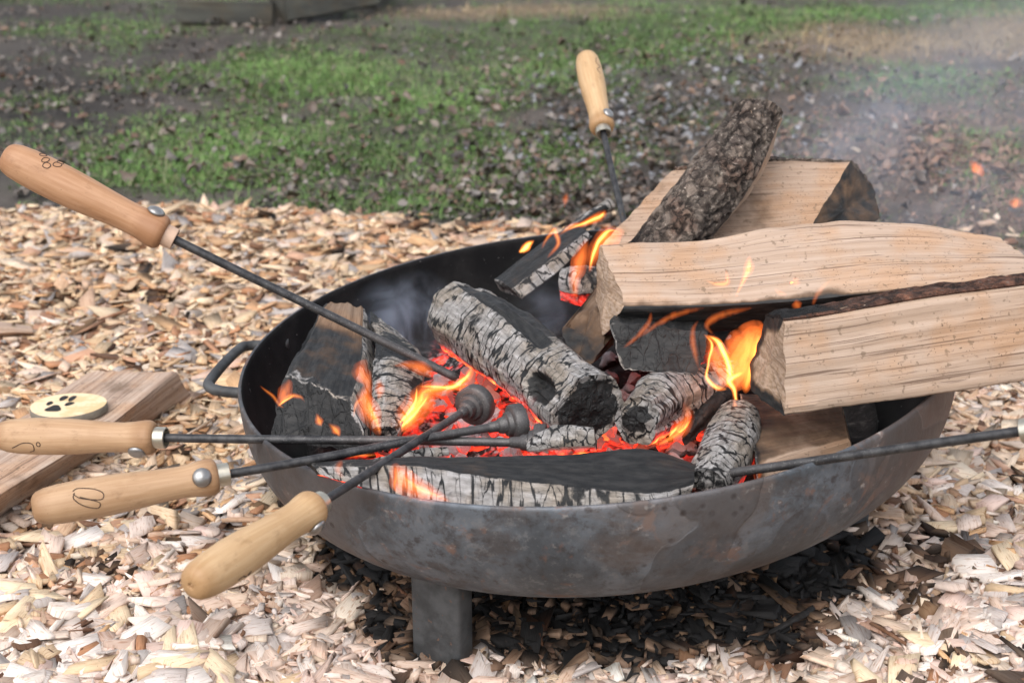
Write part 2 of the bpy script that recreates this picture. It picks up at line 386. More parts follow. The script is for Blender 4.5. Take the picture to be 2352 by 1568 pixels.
M_LEAF = col_mat('dead_leaf', .5, .5, 160)
M_GRASS = col_mat('grass_blade', .55, .4, 60)
def soil_mat(name, a, b, c, attr_green=False, gcol=(.035, .055, .018)):
    m = Mat(name); v = m.coord('Object'); n = m.noise(v, 7, 6, .65); n2 = m.noise(v, 70, 5, .7); n3 = m.noise(v, 1.3, 4)
    col = m.mix(m.step(n, .35, .65), a, b); col = m.mix(m.math('MULTIPLY', m.step(n2, .55, .7), .6), col, c)
    col = m.mix(m.math('MULTIPLY', m.step(n3, .45, .65), .35), col, tuple(x * 1.3 for x in a))
    if attr_green:
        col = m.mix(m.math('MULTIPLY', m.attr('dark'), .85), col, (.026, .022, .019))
        col = m.mix(m.math('MULTIPLY', m.attr('green'), m.step(n2, .3, .6)), col, gcol)
        col = m.mix(m.math('MULTIPLY', m.attr('straw'), m.step(n2, .3, .55)), col, (.22, .155, .085))
        col = m.mix(m.math('MULTIPLY', m.attr('rust'), m.step(n2, .3, .6)), col, (.15, .085, .055))
    return m.bsdf(col, .85, m.math('ADD', n, n2), .8, .012, spec=.3)
M_SOIL = soil_mat('leafy_soil', (.048, .041, .035), (.092, .077, .066), (.16, .138, .12), True, (.06, .10, .028))
M_BED = soil_mat('chip_bed_underlay', (.16, .105, .066), (.32, .215, .135), (.46, .35, .25))

def coal_mat():
    m = Mat('glowing_coal'); v = m.coord('Object')
    g = m.n('NewGeometry', {}, 1); nz = m.n('SeparateXYZ', {'Vector': g}, 2)
    rnd = m.n('ObjectInfo', {}, 5)
    n = m.noise(v, 120, 4, .65)
    ash = m.step(m.math('ADD', m.math('ADD', m.math('MULTIPLY', nz, .35), m.math('MULTIPLY', n, .9)), m.math('MULTIPLY', rnd, .35)), .52, .92)
    col = m.mix(ash, (.009, .008, .008), m.ramp(n, [(.3, (.20, .185, .19)), (.7, (.50, .48, .49))]))
    hot = m.math('MULTIPLY', m.attr('glow'), m.step(m.math('SUBTRACT', m.noise(v, 60, 3), m.math('MULTIPLY', nz, .30)), .34, .66))
    emit = m.ramp(hot, [(0., (0, 0, 0)), (.3, (.5, .018, .01)), (.65, (1., .075, .022)), (1., (1., .19, .035))])
    return m.bsdf(col, .85, n, .6, .0015, emit=emit, es=1.3, spec=.3)
M_COAL = coal_mat()
def bed_mat():
    m = Mat('ember_bed'); v = m.coord('Object'); n = m.noise(v, 90, 5, .7); n2 = m.noise(v, 45, 3)
    col = m.ramp(n, [(.3, (.006, .006, .006)), (.55, (.018, .017, .017)), (.78, (.09, .085, .08))])
    hot = m.math('MULTIPLY', m.attr('glow'), m.step(n2, .46, .68))
    am = m.step(m.math('ADD', m.math('MULTIPLY', m.noise(v, 170, 4, .7), .7), m.math('MULTIPLY', n, .3)), .50, .60); am = m.math('MULTIPLY', am, m.step(m.attr('glow'), .02, .3)); col = m.mix(m.math('MULTIPLY', am, .8), col, (.27, .25, .25)); hot = m.math('MULTIPLY', hot, m.math('SUBTRACT', 1., m.math('MULTIPLY', am, .8)))
    emit = m.ramp(hot, [(0., (0, 0, 0)), (.25, (.5, .018, .01)), (.6, (1., .075, .022)), (1., (1., .20, .04))])
    return m.bsdf(col, .9, n, .8, .004, emit=emit, es=1.3, spec=.2)
M_EMBER = bed_mat()

# ------------------------------------------------------------------ GROUND
BOUND = np.array([(-900, 470), (0, 436), (110, 424), (240, 402), (330, 438), (500, 468), (700, 480), (900, 497), (1200, 522), (1430, 535), (2000, 566), (2500, 592), (3400, 640)], float)
def chip_edge(x, y):
    """>0 inside the chip bed; about the picture-height distance from its ragged edge"""
    px, py = topx(np.stack([x, y, np.zeros_like(x)], -1))
    b = np.interp(px, BOUND[:, 0], BOUND[:, 1])
    d = py - b + fbm2(x, y, 9, 4, 3) * 34
    return np.where(y < .35, 500., d)
GREEN = [(560, 330, 330, 60, 1.), (720, 170, 300, 55, 1.), (420, 380, 260, 40, .9), (1000, 230, 240, 70, .6), (300, 60, 260, 30, .55), (900, 430, 400, 40, .6), (1300, 120, 380, 80, .7), (1700, 40, 500, 40, .8), (2000, 20, 420, 30, .8), (2080, 190, 160, 35, .7), (1250, 330, 300, 70, .5), (2250, 320, 160, 60, .3), (1380, 200, 200, 40, .4), (1500, 60, 400, 50, .7)]
STRAW = [(2060, 95, 300, 42, 1.), (2300, 80, 160, 55, .9), (1950, 60, 120, 25, .7), (1150, 22, 280, 22, .7)]
RUST = [(2200, 330, 420, 150, 1.), (2350, 450, 300, 110, 1.)]
def ell(px, py, L):
    o = np.zeros_like(px)
    for (cx, cy, rx, ry, w) in L: o = np.maximum(o, w * np.exp(-(((px - cx) / rx) ** 2 + ((py - cy) / ry) ** 2) * 1.1))
    return o
def masks(x, y):
    px, py = topx(np.stack([x, y, np.zeros_like(x)], -1))
    far = sstep(60, -60, py) * .45
    n = fbm2(x, y, 5.5, 4, 21); n2 = fbm2(x, y, 16, 3, 22)
    g = np.clip(np.maximum(ell(px, py, GREEN), far) * 1.15 + n * .55 + n2 * .35, 0, 1)
    s = np.clip(ell(px, py, STRAW) * 1.2 + n * .4, 0, 1) * (ell(px, py, STRAW) > .12)
    r = np.clip(ell(px, py, RUST) * 1.1 + n * .5, 0, 1) * (ell(px, py, RUST) > .1)
    return g * (1 - s), s, r
def ground_z(x, y):
    return fbm2(x, y, 1.6, 4, 40) * .03 + fbm2(x, y, 12, 3, 41) * .010 - .012 - .03 * sstep(1.0, 1.6, np.hypot(x, y - 1.3)) * 0
def axis_pts(lo, hi, near_lo, near_hi, step, k=14):
    a = np.arange(near_lo, near_hi, step)
    l = near_lo - (near_lo - lo) * (np.linspace(1, 0, k, endpoint=False) ** 3); r = near_hi + (hi - near_hi) * (np.linspace(0, 1, k) ** 3)
    return np.concatenate([l, a, r])
gx = axis_pts(-200, 200, -3.2, 3.2, .045); gy = axis_pts(-60, 300, .3, 7., .045)
X, Y = np.meshgrid(gx, gy); Z = ground_z(X, Y) * (np.hypot(X, Y) < 20)
Z = Z - .035 * sstep(-10, 60, chip_edge(X, Y))          # dug down a little where the chips lie
g_, s_, r_ = masks(X.ravel(), Y.ravel())
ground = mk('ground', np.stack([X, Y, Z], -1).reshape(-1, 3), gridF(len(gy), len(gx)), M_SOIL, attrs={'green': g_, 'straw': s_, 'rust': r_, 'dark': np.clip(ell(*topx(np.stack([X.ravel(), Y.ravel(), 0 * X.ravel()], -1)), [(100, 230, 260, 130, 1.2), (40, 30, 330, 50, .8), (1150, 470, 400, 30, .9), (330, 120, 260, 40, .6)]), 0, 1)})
tag(ground, kind='structure')
# chip bed base sheet: a low mound whose rim runs down into the soil
def bed_z(x, y):
    e = chip_edge(x, y)
    return -.006 + fbm2(x, y, 3.2, 4, 50) * .022 + fbm2(x, y, 14, 3, 51) * .012 - .05 * sstep(25, -25, e)
bx = np.arange(-1.9, 1.9, .022); by = np.arange(.2, 2.4, .022)
X, Y = np.meshgrid(bx, by)
bed = mk('wood_chip_bed', np.stack([X, Y, bed_z(X, Y)], -1).reshape(-1, 3), gridF(len(by), len(bx)), M_BED)
tag(bed, kind='structure')

# ------------------------------------------------------------------ wood chips
# a chip near the viewer is three strips of fibre with ends of their own (16 points), a far one a plain slab (8 points)
NEAR_T = np.array([[u, v, w] for w in (.5, -.5) for u in (-.5, .5) for v in (-.5, -.17, .17, .5)])
NEAR_F = np.array([[0, 4, 5, 1], [1, 5, 6, 2], [2, 6, 7, 3], [0, 8, 12, 4], [3, 7, 15, 11], [0, 1, 9, 8], [1, 2, 10, 9], [2, 3, 11, 10], [4, 12, 13, 5], [5, 13, 14, 6], [6, 14, 15, 7], [8, 11, 15, 12]])
FAR_T = np.array([[u, v, w] for u in (-.5, .5) for v in (-.5, .5) for w in (-.5, .5)])
FAR_F = np.array([[1, 3, 7, 5], [0, 4, 6, 2], [0, 1, 5, 4], [2, 6, 7, 3], [0, 2, 3, 1], [4, 5, 7, 6]])
def chip_shapes(n, L, W, T, rng, near=True):
    if near:
        V = np.repeat(NEAR_T[None], n, 0)
        rag = np.abs(rng.normal(size=(n, 2, 4))) * .075; V[:, :8, 0] -= np.sign(V[:, :8, 0]) * rag.reshape(n, 8); V[:, 8:, 0] -= np.sign(V[:, 8:, 0]) * rag.reshape(n, 8) * .6
        rid = rng.normal(size=(n, 4)) * .30; V[:, :4, 2] += rid; V[:, 4:8, 2] += rid + rng.normal(size=(n, 4)) * .12
        mid = rng.normal(size=(n, 2)) * .09; V[:, [1, 5, 9, 13], 1] += mid[:, :1]; V[:, [2, 6, 10, 14], 1] += mid[:, 1:]
    else:
        V = np.repeat(FAR_T[None], n, 0) + rng.normal(size=(n, 8, 3)) * np.array([.05, .06, .14])
    V[:, :, 0] += V[:, :, 1] * rng.normal(size=(n, 1)) * .30             # slanted cut across the grain
    V[:, :, 1] *= 1 + V[:, :, 0] * rng.normal(size=(n, 1)) * .20
    V[:, :, 2] *= 1 + V[:, :, 0] * rng.uniform(-1.2, 1.2, (n, 1))          # wedge: thin at one end
    V[:, :, 2] += (V[:, :, 1] ** 2 - .1) * rng.normal(size=(n, 1)) * .9     # cupped
    return V * np.stack([L, W, T], -1)[:, None]
def rot_batch(V, yaw, pit, rol):
    c, s = np.cos(rol), np.sin(rol); y = V[..., 1] * c[:, None] - V[..., 2] * s[:, None]; z = V[..., 1] * s[:, None] + V[..., 2] * c[:, None]; x = V[..., 0]
    c, s = np.cos(pit), np.sin(pit); x, z = x * c[:, None] + z * s[:, None], -x * s[:, None] + z * c[:, None]
    c, s = np.cos(yaw), np.sin(yaw); x, y = x * c[:, None] - y * s[:, None], x * s[:, None] + y * c[:, None]
    return np.stack([x, y, z], -1)
PALE = np.array([(.72, .585, .50), (.76, .65, .575), (.69, .535, .44), (.67, .50, .425), (.79, .71, .645), (.57, .50, .46)])
TAN = np.array([(.62, .43, .26), (.55, .34, .185), (.68, .50, .32), (.50, .29, .155), (.62, .46, .30), (.46, .35, .26), (.72, .57, .39), (.42, .21, .11)])
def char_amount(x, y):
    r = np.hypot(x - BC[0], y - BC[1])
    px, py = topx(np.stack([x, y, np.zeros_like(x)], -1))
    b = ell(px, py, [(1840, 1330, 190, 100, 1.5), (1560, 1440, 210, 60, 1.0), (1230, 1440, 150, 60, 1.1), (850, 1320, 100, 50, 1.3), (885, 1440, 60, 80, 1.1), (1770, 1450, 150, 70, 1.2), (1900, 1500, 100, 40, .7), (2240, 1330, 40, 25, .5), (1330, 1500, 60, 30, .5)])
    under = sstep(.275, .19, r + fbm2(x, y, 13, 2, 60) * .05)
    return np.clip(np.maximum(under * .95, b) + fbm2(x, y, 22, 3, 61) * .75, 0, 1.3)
def chip_colors(x, y, rng):
    n = len(x)
    w = np.clip(sstep(1.55, .85, y + fbm2(x, y, 4, 3, 70) * .5) + rng.normal(size=n) * .28, 0, 1)
    w = np.clip(w + sstep(.25, .7, x) * .3, 0, 1)
    c = TAN[rng.integers(0, len(TAN), n)] * (1 - w[:, None]) + PALE[rng.integers(0, len(PALE), n)] * w[:, None]
    c = c * rng.uniform(.78, 1.12, (n, 1))
    grey = rng.random(n) < (.07 + .5 * ell(*topx(np.stack([x, y, np.zeros_like(x)], -1)), [(590, 1140, 110, 90, 1.)]))
    c[grey] = np.array([.36, .32, .295]) * rng.uniform(.7, 1.3, (grey.sum(), 1))
    dk = rng.random(n) < .05; c[dk] = np.array([.16, .085, .05]) * rng.uniform(.6, 1.4, (dk.sum(), 1))
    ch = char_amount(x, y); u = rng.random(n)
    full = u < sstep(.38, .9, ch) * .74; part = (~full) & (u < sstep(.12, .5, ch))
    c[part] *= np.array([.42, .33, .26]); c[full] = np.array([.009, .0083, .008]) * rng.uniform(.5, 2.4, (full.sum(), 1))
    return np.clip(c, 0, .8), full, part
def chip_mass(name, n, area, Lr, hz, rng, near, side=False):
    x = rng.uniform(area[0], area[1], n); y = rng.uniform(area[2], area[3], n)
    px, py = topx(np.stack([x, y, np.zeros_like(x)], -1)); e = chip_edge(x, y)
    keep = (e > rng.normal(size=n) * 9) & ((((px > -160) & (px < IW + 160)) == (not side)) & (py < IH + 130 + 300 * side) & (np.abs(px - IW / 2) < 2000))
    if not side: keep |= (e > -110) & (e < 0) & (rng.random(n) < .018)
    x, y, e = x[keep], y[keep], e[keep]; n = len(x)
    L = np.clip(rng.lognormal(math.log(Lr), .5, n), .005, .062); W = np.clip(L * np.where(rng.random(n) < .3, rng.uniform(.10, .22, n), rng.uniform(.26, .8, n)), .0022, .022); T = np.clip(rng.lognormal(math.log(.0030), .35, n), .0012, .006)
    V = chip_shapes(n, L, W, T, rng, near); CT, CF = (NEAR_T, NEAR_F) if near else (FAR_T, FAR_F); nv = len(CT)
    V = rot_batch(V, rng.uniform(0, 6.28, n), rng.normal(size=n) * .20, rng.normal(size=n) * .27)
    zb = np.where(e > 0, bed_z(x, y), np.maximum(bed_z(x, y), ground_z(x, y)))
    V[..., 0] += x[:, None]; V[..., 1] += y[:, None]; V[..., 2] += (zb + .003 + rng.random(n) ** 1.2 * hz)[:, None]
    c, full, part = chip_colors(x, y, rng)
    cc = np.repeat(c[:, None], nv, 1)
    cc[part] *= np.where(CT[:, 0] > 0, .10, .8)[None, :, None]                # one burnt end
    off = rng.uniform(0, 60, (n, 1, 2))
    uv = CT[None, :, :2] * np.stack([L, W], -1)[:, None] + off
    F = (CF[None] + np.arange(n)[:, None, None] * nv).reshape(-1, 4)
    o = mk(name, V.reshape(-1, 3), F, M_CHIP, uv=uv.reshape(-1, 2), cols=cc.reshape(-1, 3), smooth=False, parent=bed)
    return tag(o, kind='stuff')
rc = np.random.default_rng(5)
chip_mass('wood_chips', 46000, (-.75, .80, .56, 1.14), .0185, .019, rc, True)
chip_mass('wood_chips', 14000, (-.75, .80, .56, 1.14), .009, .022, rc, False)
chip_mass('wood_chips', 66000, (-1.2, 1.2, 1.12, 1.75), .0165, .018, rc, False)
chip_mass('wood_chips', 36000, (-1.5, 1.5, 1.70, 2.35), .018, .016, rc, False)
chip_mass('wood_chips', 42000, (-1.75, 1.75, .35, 2.1), .019, .018, rc, False, True)
# the chips that show largest, one by one: a dozen shapes shared between them
templ = []
for k in range(16):
    rr = np.random.default_rng(100 + k); L = rr.uniform(.020, .042); W = L * (rr.uniform(.12, .22) if k % 4 == 3 else rr.uniform(.32, .78)); T = rr.uniform(.0032, .0055)
    V = chip_shapes(1, np.array([L]), np.array([W]), np.array([T]), rr)[0]
    c = (PALE[k % len(PALE)] if k < 10 else TAN[(k * 3) % len(TAN)] * 1.0) * rr.uniform(.85, 1.12)
    if k == 15: c = np.array([.17, .09, .055])
    uv = NEAR_T[:, :2] * np.array([L, W]) + rr.uniform(0, 40, 2)
    templ.append(mk('wood_chip', V, NEAR_F, M_CHIP, uv=uv, cols=np.repeat(np.clip(c, 0, .8)[None], 16, 0), smooth=False, link=False))
rng = np.random.default_rng(77); cnt = 0
while cnt < 290:
    px = rng.uniform(-10, IW + 10); py = 1100 + 480 * rng.random() ** .75
    p = atz(px, py, .015)
    r = math.hypot(p[0] - BC[0], p[1] - BC[1])
    if r < .35 or char_amount(p[:1], p[1:2])[0] > .45: continue
    if p[0] < -.2 and py < 1200 and px < 460: continue
    z = bed_z(p[:1], p[1:2])[0] + .019 + rng.random() * .006
    k = int(rng.integers(0, 16)); k = k if not (k == 15 and rng.random() < .5) else 3
    place('wood_chip', templ[k], bed, (p[0], p[1], z), (rng.normal() * .22, rng.normal() * .17, rng.uniform(0, 6.28))); cnt += 1

# ------------------------------------------------------------------ meadow: leaves, grass, straw
LEAF_T = np.array([(-.5, 0, 0), (-.2, -.3, .06), (-.2, .3, .08), (.15, -.32, .05), (.15, .32, .09), (.5, 0, .02), (-.2, 0, 0), (.15, 0, -.01)])
LEAF_F3 = np.array([(0, 1, 6), (0, 6, 2), (3, 5, 7), (7, 5, 4)]); LEAF_F4 = np.array([(1, 3, 7, 6), (6, 7, 4, 2)])
LEAFC = np.array([(.095, .066, .048), (.058, .043, .034), (.13, .095, .072), (.045, .036, .031), (.16, .128, .104), (.115, .066, .042), (.19, .165, .145), (.078, .066, .058)])
def leaf_geo(n, L, rng):
    V = np.repeat(LEAF_T[None], n, 0) + rng.normal(size=(n, 8, 3)) * np.array([.05, .06, .09])
    V[..., 2] += (V[..., 1] ** 2) * rng.normal(size=(n, 1)) * 1.6 + (V[..., 0] ** 2) * rng.normal(size=(n, 1)) * .9
    return V * (L * np.ones(n))[:, None, None] * np.array([1, rng.uniform(.6, 1), 1.])
def scatter_meadow(n, rng, ymin=1.75, ymax=6.5):
    # even in the picture: more per square metre near, fewer far
    py = rng.uniform(-60, 620, n); px = rng.uniform(-650, IW + 650, n)
    d = np.stack([(px - IW / 2) / FPX, CP - (py - IH / 2) / FPX * SP, -SP - (py - IH / 2) / FPX * CP], -1)
    t = CAMZ / -d[:, 2]; x = d[:, 0] * t; y = d[:, 1] * t
    k = chip_edge(x, y) < rng.normal(size=n) * 12 + 3
    return x[k], y[k], px[k], py[k]
rl = np.random.default_rng(8)
x, y, px, py = scatter_meadow(58000, rl)
dens = np.clip(.10 + ell(px, py, [(1500, 270, 420, 150, .9), (1300, 400, 350, 120, .8), (1900, 220, 300, 90, .6), (150, 200, 350, 150, .35), (1750, 160, 300, 100, .6), (500, 90, 300, 40, .4), (2200, 330, 350, 150, .5)]) + fbm2(x, y, 5, 3, 80) * .6 - .35 * ell(px, py, STRAW), 0, 1)
k = rl.random(len(x)) < dens; x, y, px, py = x[k], y[k], px[k], py[k]; n = len(x)
L = np.clip(rl.lognormal(math.log(.0125), .45, n), .005, .036)
V = rot_batch(leaf_geo(n, L, rl), rl.uniform(0, 6.28, n), rl.normal(size=n) * .3, rl.normal(size=n) * .3)
V += np.stack([x, y, ground_z(x, y) + .006 + rl.random(n) * .014], -1)[:, None]
c = LEAFC[rl.integers(0, len(LEAFC), n)] * rl.uniform(.75, 1.55, (n, 1))
wet_sheen = (rl.random(n) < .3 * ell(px, py, [(1500, 240, 380, 120, 1.), (1250, 320, 160, 40, 1.), (1750, 180, 250, 80, .8)])); c[wet_sheen] = np.array([.25, .25, .265]) * rl.uniform(.7, 1.2, (wet_sheen.sum(), 1))  # wet leaves: the sky's reflection is painted in as pale blue-grey
rs = masks(x, y)[2]; k = rl.random(n) < rs * .8; c[k] = np.array([.20, .115, .075]) * rl.uniform(.6, 1.5, (k.sum(), 1))
F3 = (LEAF_F3[None] + np.arange(n)[:, None, None] * 8).reshape(-1, 3); F4 = (LEAF_F4[None] + np.arange(n)[:, None, None] * 8).reshape(-1, 4)
tag(mk('leaf_litter', V.reshape(-1, 3), [F3, F4], M_LEAF, cols=np.repeat(c, 8, 0), parent=ground), kind='stuff')
lt = []
for k in range(10):
    rr = np.random.default_rng(300 + k); V = leaf_geo(1, np.array([rr.uniform(.022, .036)]), rr)[0]
    c = LEAFC[k % len(LEAFC)] * 1.15 if k < 8 else np.array([(.30, .19, .12), (.42, .33, .24)][k - 8])
    lt.append(mk('fallen_leaf', V, [LEAF_F3, LEAF_F4], M_LEAF, cols=np.repeat(c[None], 8, 0), link=False))
rng = np.random.default_rng(31); cnt = 0
while cnt < 220:
    px = rng.uniform(0, IW); py = rng.uniform(120, 540)
    p = atz(px, py, 0.)
    if chip_edge(p[:1], p[1:2])[0] > -12: continue
    if rng.random() > .3 + ell(np.array([px]), np.array([py]), [(1450, 300, 450, 160, .8), (900, 440, 400, 60, .5)])[0]: continue
    place('fallen_leaf', lt[int(rng.integers(0, 10)) if rng.random() < .75 else int(rng.integers(0, 8))], ground, (p[0], p[1], ground_z(p[:1], p[1:2])[0] + .016), (rng.normal() * .35, rng.normal() * .35, rng.uniform(0, 6.28))); cnt += 1
def blades(name, n, which, cols, H, Wd, lean, rng, mat):
    x, y, px, py = scatter_meadow(n, rng)
    m = masks(x, y)[which]; k = rng.random(len(x)) < m ** 1.3; x, y = x[k], y[k]; n = len(x)
    h = np.clip(rng.lognormal(math.log(H), .35, n), .008, .12); yaw = rng.uniform(0, 6.28, n)
    dx, dy = np.cos(yaw), np.sin(yaw); b = rng.uniform(.2, 1., n) * lean
    w = Wd * rng.uniform(.7, 1.3, n); wx, wy = -dy * w / 2, dx * w / 2; z0 = ground_z(x, y) - .004
    V = np.zeros((n, 5, 3))
    for i, (f, wf) in enumerate(((0, 1), (.55, .8), (1, 0))):
        cx = x + dx * h * b * f ** 1.6; cy = y + dy * h * b * f ** 1.6; cz = z0 + h * f * (1 - .35 * b * f)
        if i < 2:
            V[:, 2 * i] = np.stack([cx - wx * wf, cy - wy * wf, cz], -1); V[:, 2 * i + 1] = np.stack([cx + wx * wf, cy + wy * wf, cz], -1)
        else: V[:, 4] = np.stack([cx, cy, cz], -1)
    o5 = np.arange(n)[:, None] * 5
    F4 = (np.array([[0, 1, 3, 2]]) + o5); F3 = (np.array([[2, 3, 4]]) + o5)
    c = np.array(cols)[rng.integers(0, len(cols), n)] * rng.uniform(.7, 1.3, (n, 1)) * (1 + fbm2(x, y, 3, 3, 90)[:, None] * .6)
    return tag(mk(name, V.reshape(-1, 3), [F4, F3], mat, cols=np.repeat(np.clip(c, .004, .6), 5, 0)), kind='stuff')
rg = np.random.default_rng(9)
blades('grass', 900000, 0, [(.10, .20, .04), (.08, .165, .035), (.135, .245, .055), (.125, .17, .06), (.19, .19, .095)], .015, .0026, 1.7, rg, M_GRASS)
blades('dry_grass', 80000, 1, [(.36, .26, .14), (.42, .32, .19), (.28, .19, .10)], .026, .0028, 2.4, rg, M_GRASS)
blades('dry_grass', 64000, 2, [(.24, .15, .10), (.30, .20, .13), (.17, .10, .07), (.2, .18, .1)], .018, .0026, 2.4, rg, M_GRASS)

# ------------------------------------------------------------------ FIRE BOWL
TILT = math.atan(.0916)
bowl = tag(empty('fire_bowl', (BC[0], BC[1], 0)), 'large round steel fire bowl with rusty stains standing on three stubby legs', 'fire bowl')
def tilt(V):
    V = np.asarray(V, float); c, s = math.cos(TILT), math.sin(TILT)
    return np.stack([V[..., 0] * c - V[..., 2] * s, V[..., 1], V[..., 0] * s + V[..., 2] * c], -1)
def bprof(a):   # a: 0 rim .. 1 middle -> radius, depth
    return .33 * np.clip(1 - a ** 3, 0, 1) ** (1 / 2.5), -.15 * a
NB = 160
aa = np.concatenate([np.linspace(0, .9, 34), np.linspace(.9, 1, 22)[1:] ** 1.0]); ro, zo = bprof(aa)
ri = np.clip(ro - .0042, 0, None); zi = zo + .0045
prof = np.concatenate([np.stack([zo, ro], -1)[::-1], [[.0022, .3300 - .0008], [.0030, .3281], [.0024, .3264]], np.stack([zi - .0022, ri], -1)[1:]])
prof[0, 1] = 0; prof[-1, 1] = 0
V, F, _ = lathe(prof, NB)
rim_wob = 1 + .004 * np.sin(3 * np.arctan2(V[:, 1], V[:, 0]) + 1)
V[:, :2] *= rim_wob[:, None]
fm = np.repeat((np.arange(len(prof) - 1) >= len(aa) + 2).astype(int), NB)
V = tilt(V) + [0, 0, RIM_Z]
bo = mk('bowl', V, F, parent=bowl, mats=[M_STEEL, M_SOOT], fmat=fm)
def leg(angle):
    r = .262; c, s = math.cos(angle), math.sin(angle)
    w, d = .0235, .012
    prof2 = []
    for (a, b) in ((-w, -d), (w, -d), (w, d), (-w, d)):                 # rounded rectangular tube
        for q in range(4):
            t = math.atan2(b, a); base = {(-1, -1): 180, (1, -1): 270, (1, 1): 0, (-1, 1): 90}[(int(np.sign(a)), int(np.sign(b)))]
            g = math.radians(base + q * 30); prof2.append((a - np.sign(a) * .004 + .004 * math.cos(g), b - np.sign(b) * .004 + .004 * math.sin(g)))
    prof2 = np.array(prof2); zz = np.array([-.03, .02, .06, RIM_Z - .10])
    V = np.zeros((len(zz), len(prof2), 3))
    for i, z in enumerate(zz):
        u, v = prof2[:, 0], prof2[:, 1] - .0
        V[i, :, 0] = (r + v) * c - u * s; V[i, :, 1] = (r + v) * s + u * c; V[i, :, 2] = z + (r * c) * .0916 * (i == 3)
    n = len(prof2)
    caps = [np.arange(n)[None, ::-1], (np.arange(n) + (len(zz) - 1) * n)[None]]
    return mk('leg', V.reshape(-1, 3), [gridF(len(zz), n, True), caps[0], caps[1]], M_LEG, parent=bowl, sharp=40)
def leg_mat():
    m = Mat('dull_leg_steel'); v = m.coord('Object'); n = m.noise(v, 40, 5, .6); n2 = m.noise(v, 200, 3)
    col = m.mix(m.step(n, .35, .68), (.036, .037, .038), (.078, .080, .082)); col = m.mix(m.step(n2, .64, .72), col, (.12, .07, .05))
    return m.bsdf(col, .6, n2, .2, .0006, metal=.3)
M_LEG = leg_mat()
for k in range(3): leg(math.radians(240.0 + 120 * k))
def bowl_handle(ang):
    # a bent rod: out from the wall, across, and back
    ca, sa = math.cos(ang), math.sin(ang); pts = []
    for (out, side, z) in [(-.008, -.062, -.022), (.022, -.060, -.022), (.034, -.054, -.020), (.037, -.042, -.018), (.038, 0, -.016), (.037, .042, -.016), (.034, .054, -.017), (.022, .060, -.019), (-.008, .062, -.022)]:
        r = .327 + out; pts.append((r * ca - side * sa, r * sa + side * ca, z))
    P = tilt(smooth_path(pts, 60)) + [0, 0, RIM_Z]
    V, F = tube(P, .0052, 12)
    return mk('handle', V, F, M_LEG, parent=bowl)
bowl_handle(math.radians(171)); bowl_handle(math.radians(-9))

# ------------------------------------------------------------------ embers
HOT = [(1045, 850, 65, 38, 1.), (1000, 960, 110, 60, .62), (1250, 965, 190, 50, .95), (1480, 1005, 140, 34, 1.), (890, 1045, 60, 18, .9), (1130, 1040, 120, 25, .65), (1190, 1150, 120, 20, .9), (1100, 900, 90, 60, .7), (1380, 650, 50, 60, .6), (1600, 860, 60, 50, .5), (950, 1110, 80, 40, .6)]
def heat(P):
    px, py = topx(P); return ell(px, py, HOT)
RR = np.linspace(0, .268, 46); TT = np.arange(110) * 2 * np.pi / 110
X = BC[0] + RR[:, None] * np.cos(TT); Y = BC[1] + RR[:, None] * np.sin(TT)
def ember_z(x, y):
    r = np.hypot(x - BC[0], y - BC[1])
    return .150 + (x - BC[0]) * .06 - .022 * sstep(.1, .27, r) + fbm2(x, y, 26, 4, 33) * .018 + .012 * sstep(.16, 0, np.hypot(x, y - 1.04))
Z = ember_z(X, Y); V = np.stack([X, Y, Z], -1).reshape(-1, 3)
V = np.concatenate([V, V[-110:] - [0, 0, .03]]); F = gridF(47, 110, True)
eb = mk('ember_bed', V, F, M_EMBER, attrs={'glow': heat(V)}, origin=(BC[0], BC[1], .14))
tag(eb, 'bed of black ash and glowing embers filling the bottom of the steel bowl', 'embers', kind='stuff')
def ico(sub=1):
    t = (1 + 5 ** .5) / 2
    V = np.array([(-1, t, 0), (1, t, 0), (-1, -t, 0), (1, -t, 0), (0, -1, t), (0, 1, t), (0, -1, -t), (0, 1, -t), (t, 0, -1), (t, 0, 1), (-t, 0, -1), (-t, 0, 1)], float)
    F = [(0, 11, 5), (0, 5, 1), (0, 1, 7), (0, 7, 10), (0, 10, 11), (1, 5, 9), (5, 11, 4), (11, 10, 2), (10, 7, 6), (7, 1, 8), (3, 9, 4), (3, 4, 2), (3, 2, 6), (3, 6, 8), (3, 8, 9), (4, 9, 5), (2, 4, 11), (6, 2, 10), (8, 6, 7), (9, 8, 1)]
    V /= np.linalg.norm(V, axis=1)[:, None]
    for _ in range(sub):
        mid = {}; V = list(V); G = []
        def m_(a, b):
            k = (min(a, b), max(a, b))
            if k not in mid: p = (np.array(V[a]) + V[b]); mid[k] = len(V); V.append(p / np.linalg.norm(p))
            return mid[k]
        for a, b, c in F:
            ab, bc, ca = m_(a, b), m_(b, c), m_(c, a); G += [(a, ab, ca), (b, bc, ab), (c, ca, bc), (ab, bc, ca)]
        F = G; V = np.array(V)
    return V, np.array(F)
def coal_geo(seed, sub=2):
    V, F = ico(sub); rr = np.random.default_rng(seed)
    for _ in range(7):                                     # cut flat facets like broken charcoal
        n = rr.normal(size=3); n /= np.linalg.norm(n); d = V @ n; lim = rr.uniform(.45, .75); V = V - np.clip(d - lim, 0, None)[:, None] * n
    V = V * (1 + fbm(V, 2.2, 3, seed)[:, None] * .35) * rr.uniform(.7, 1.3, 3)
    return V, F
coals = []
for k in range(10):
    V, F = coal_geo(400 + k); pair = []
    for g in (0., .45, 1.): pair.append(mk('ember', V, F, M_COAL, attrs={'glow': np.full(len(V), g)}, sharp=35, link=False))
    coals.append(pair)
rng = np.random.default_rng(12); cnt = 0
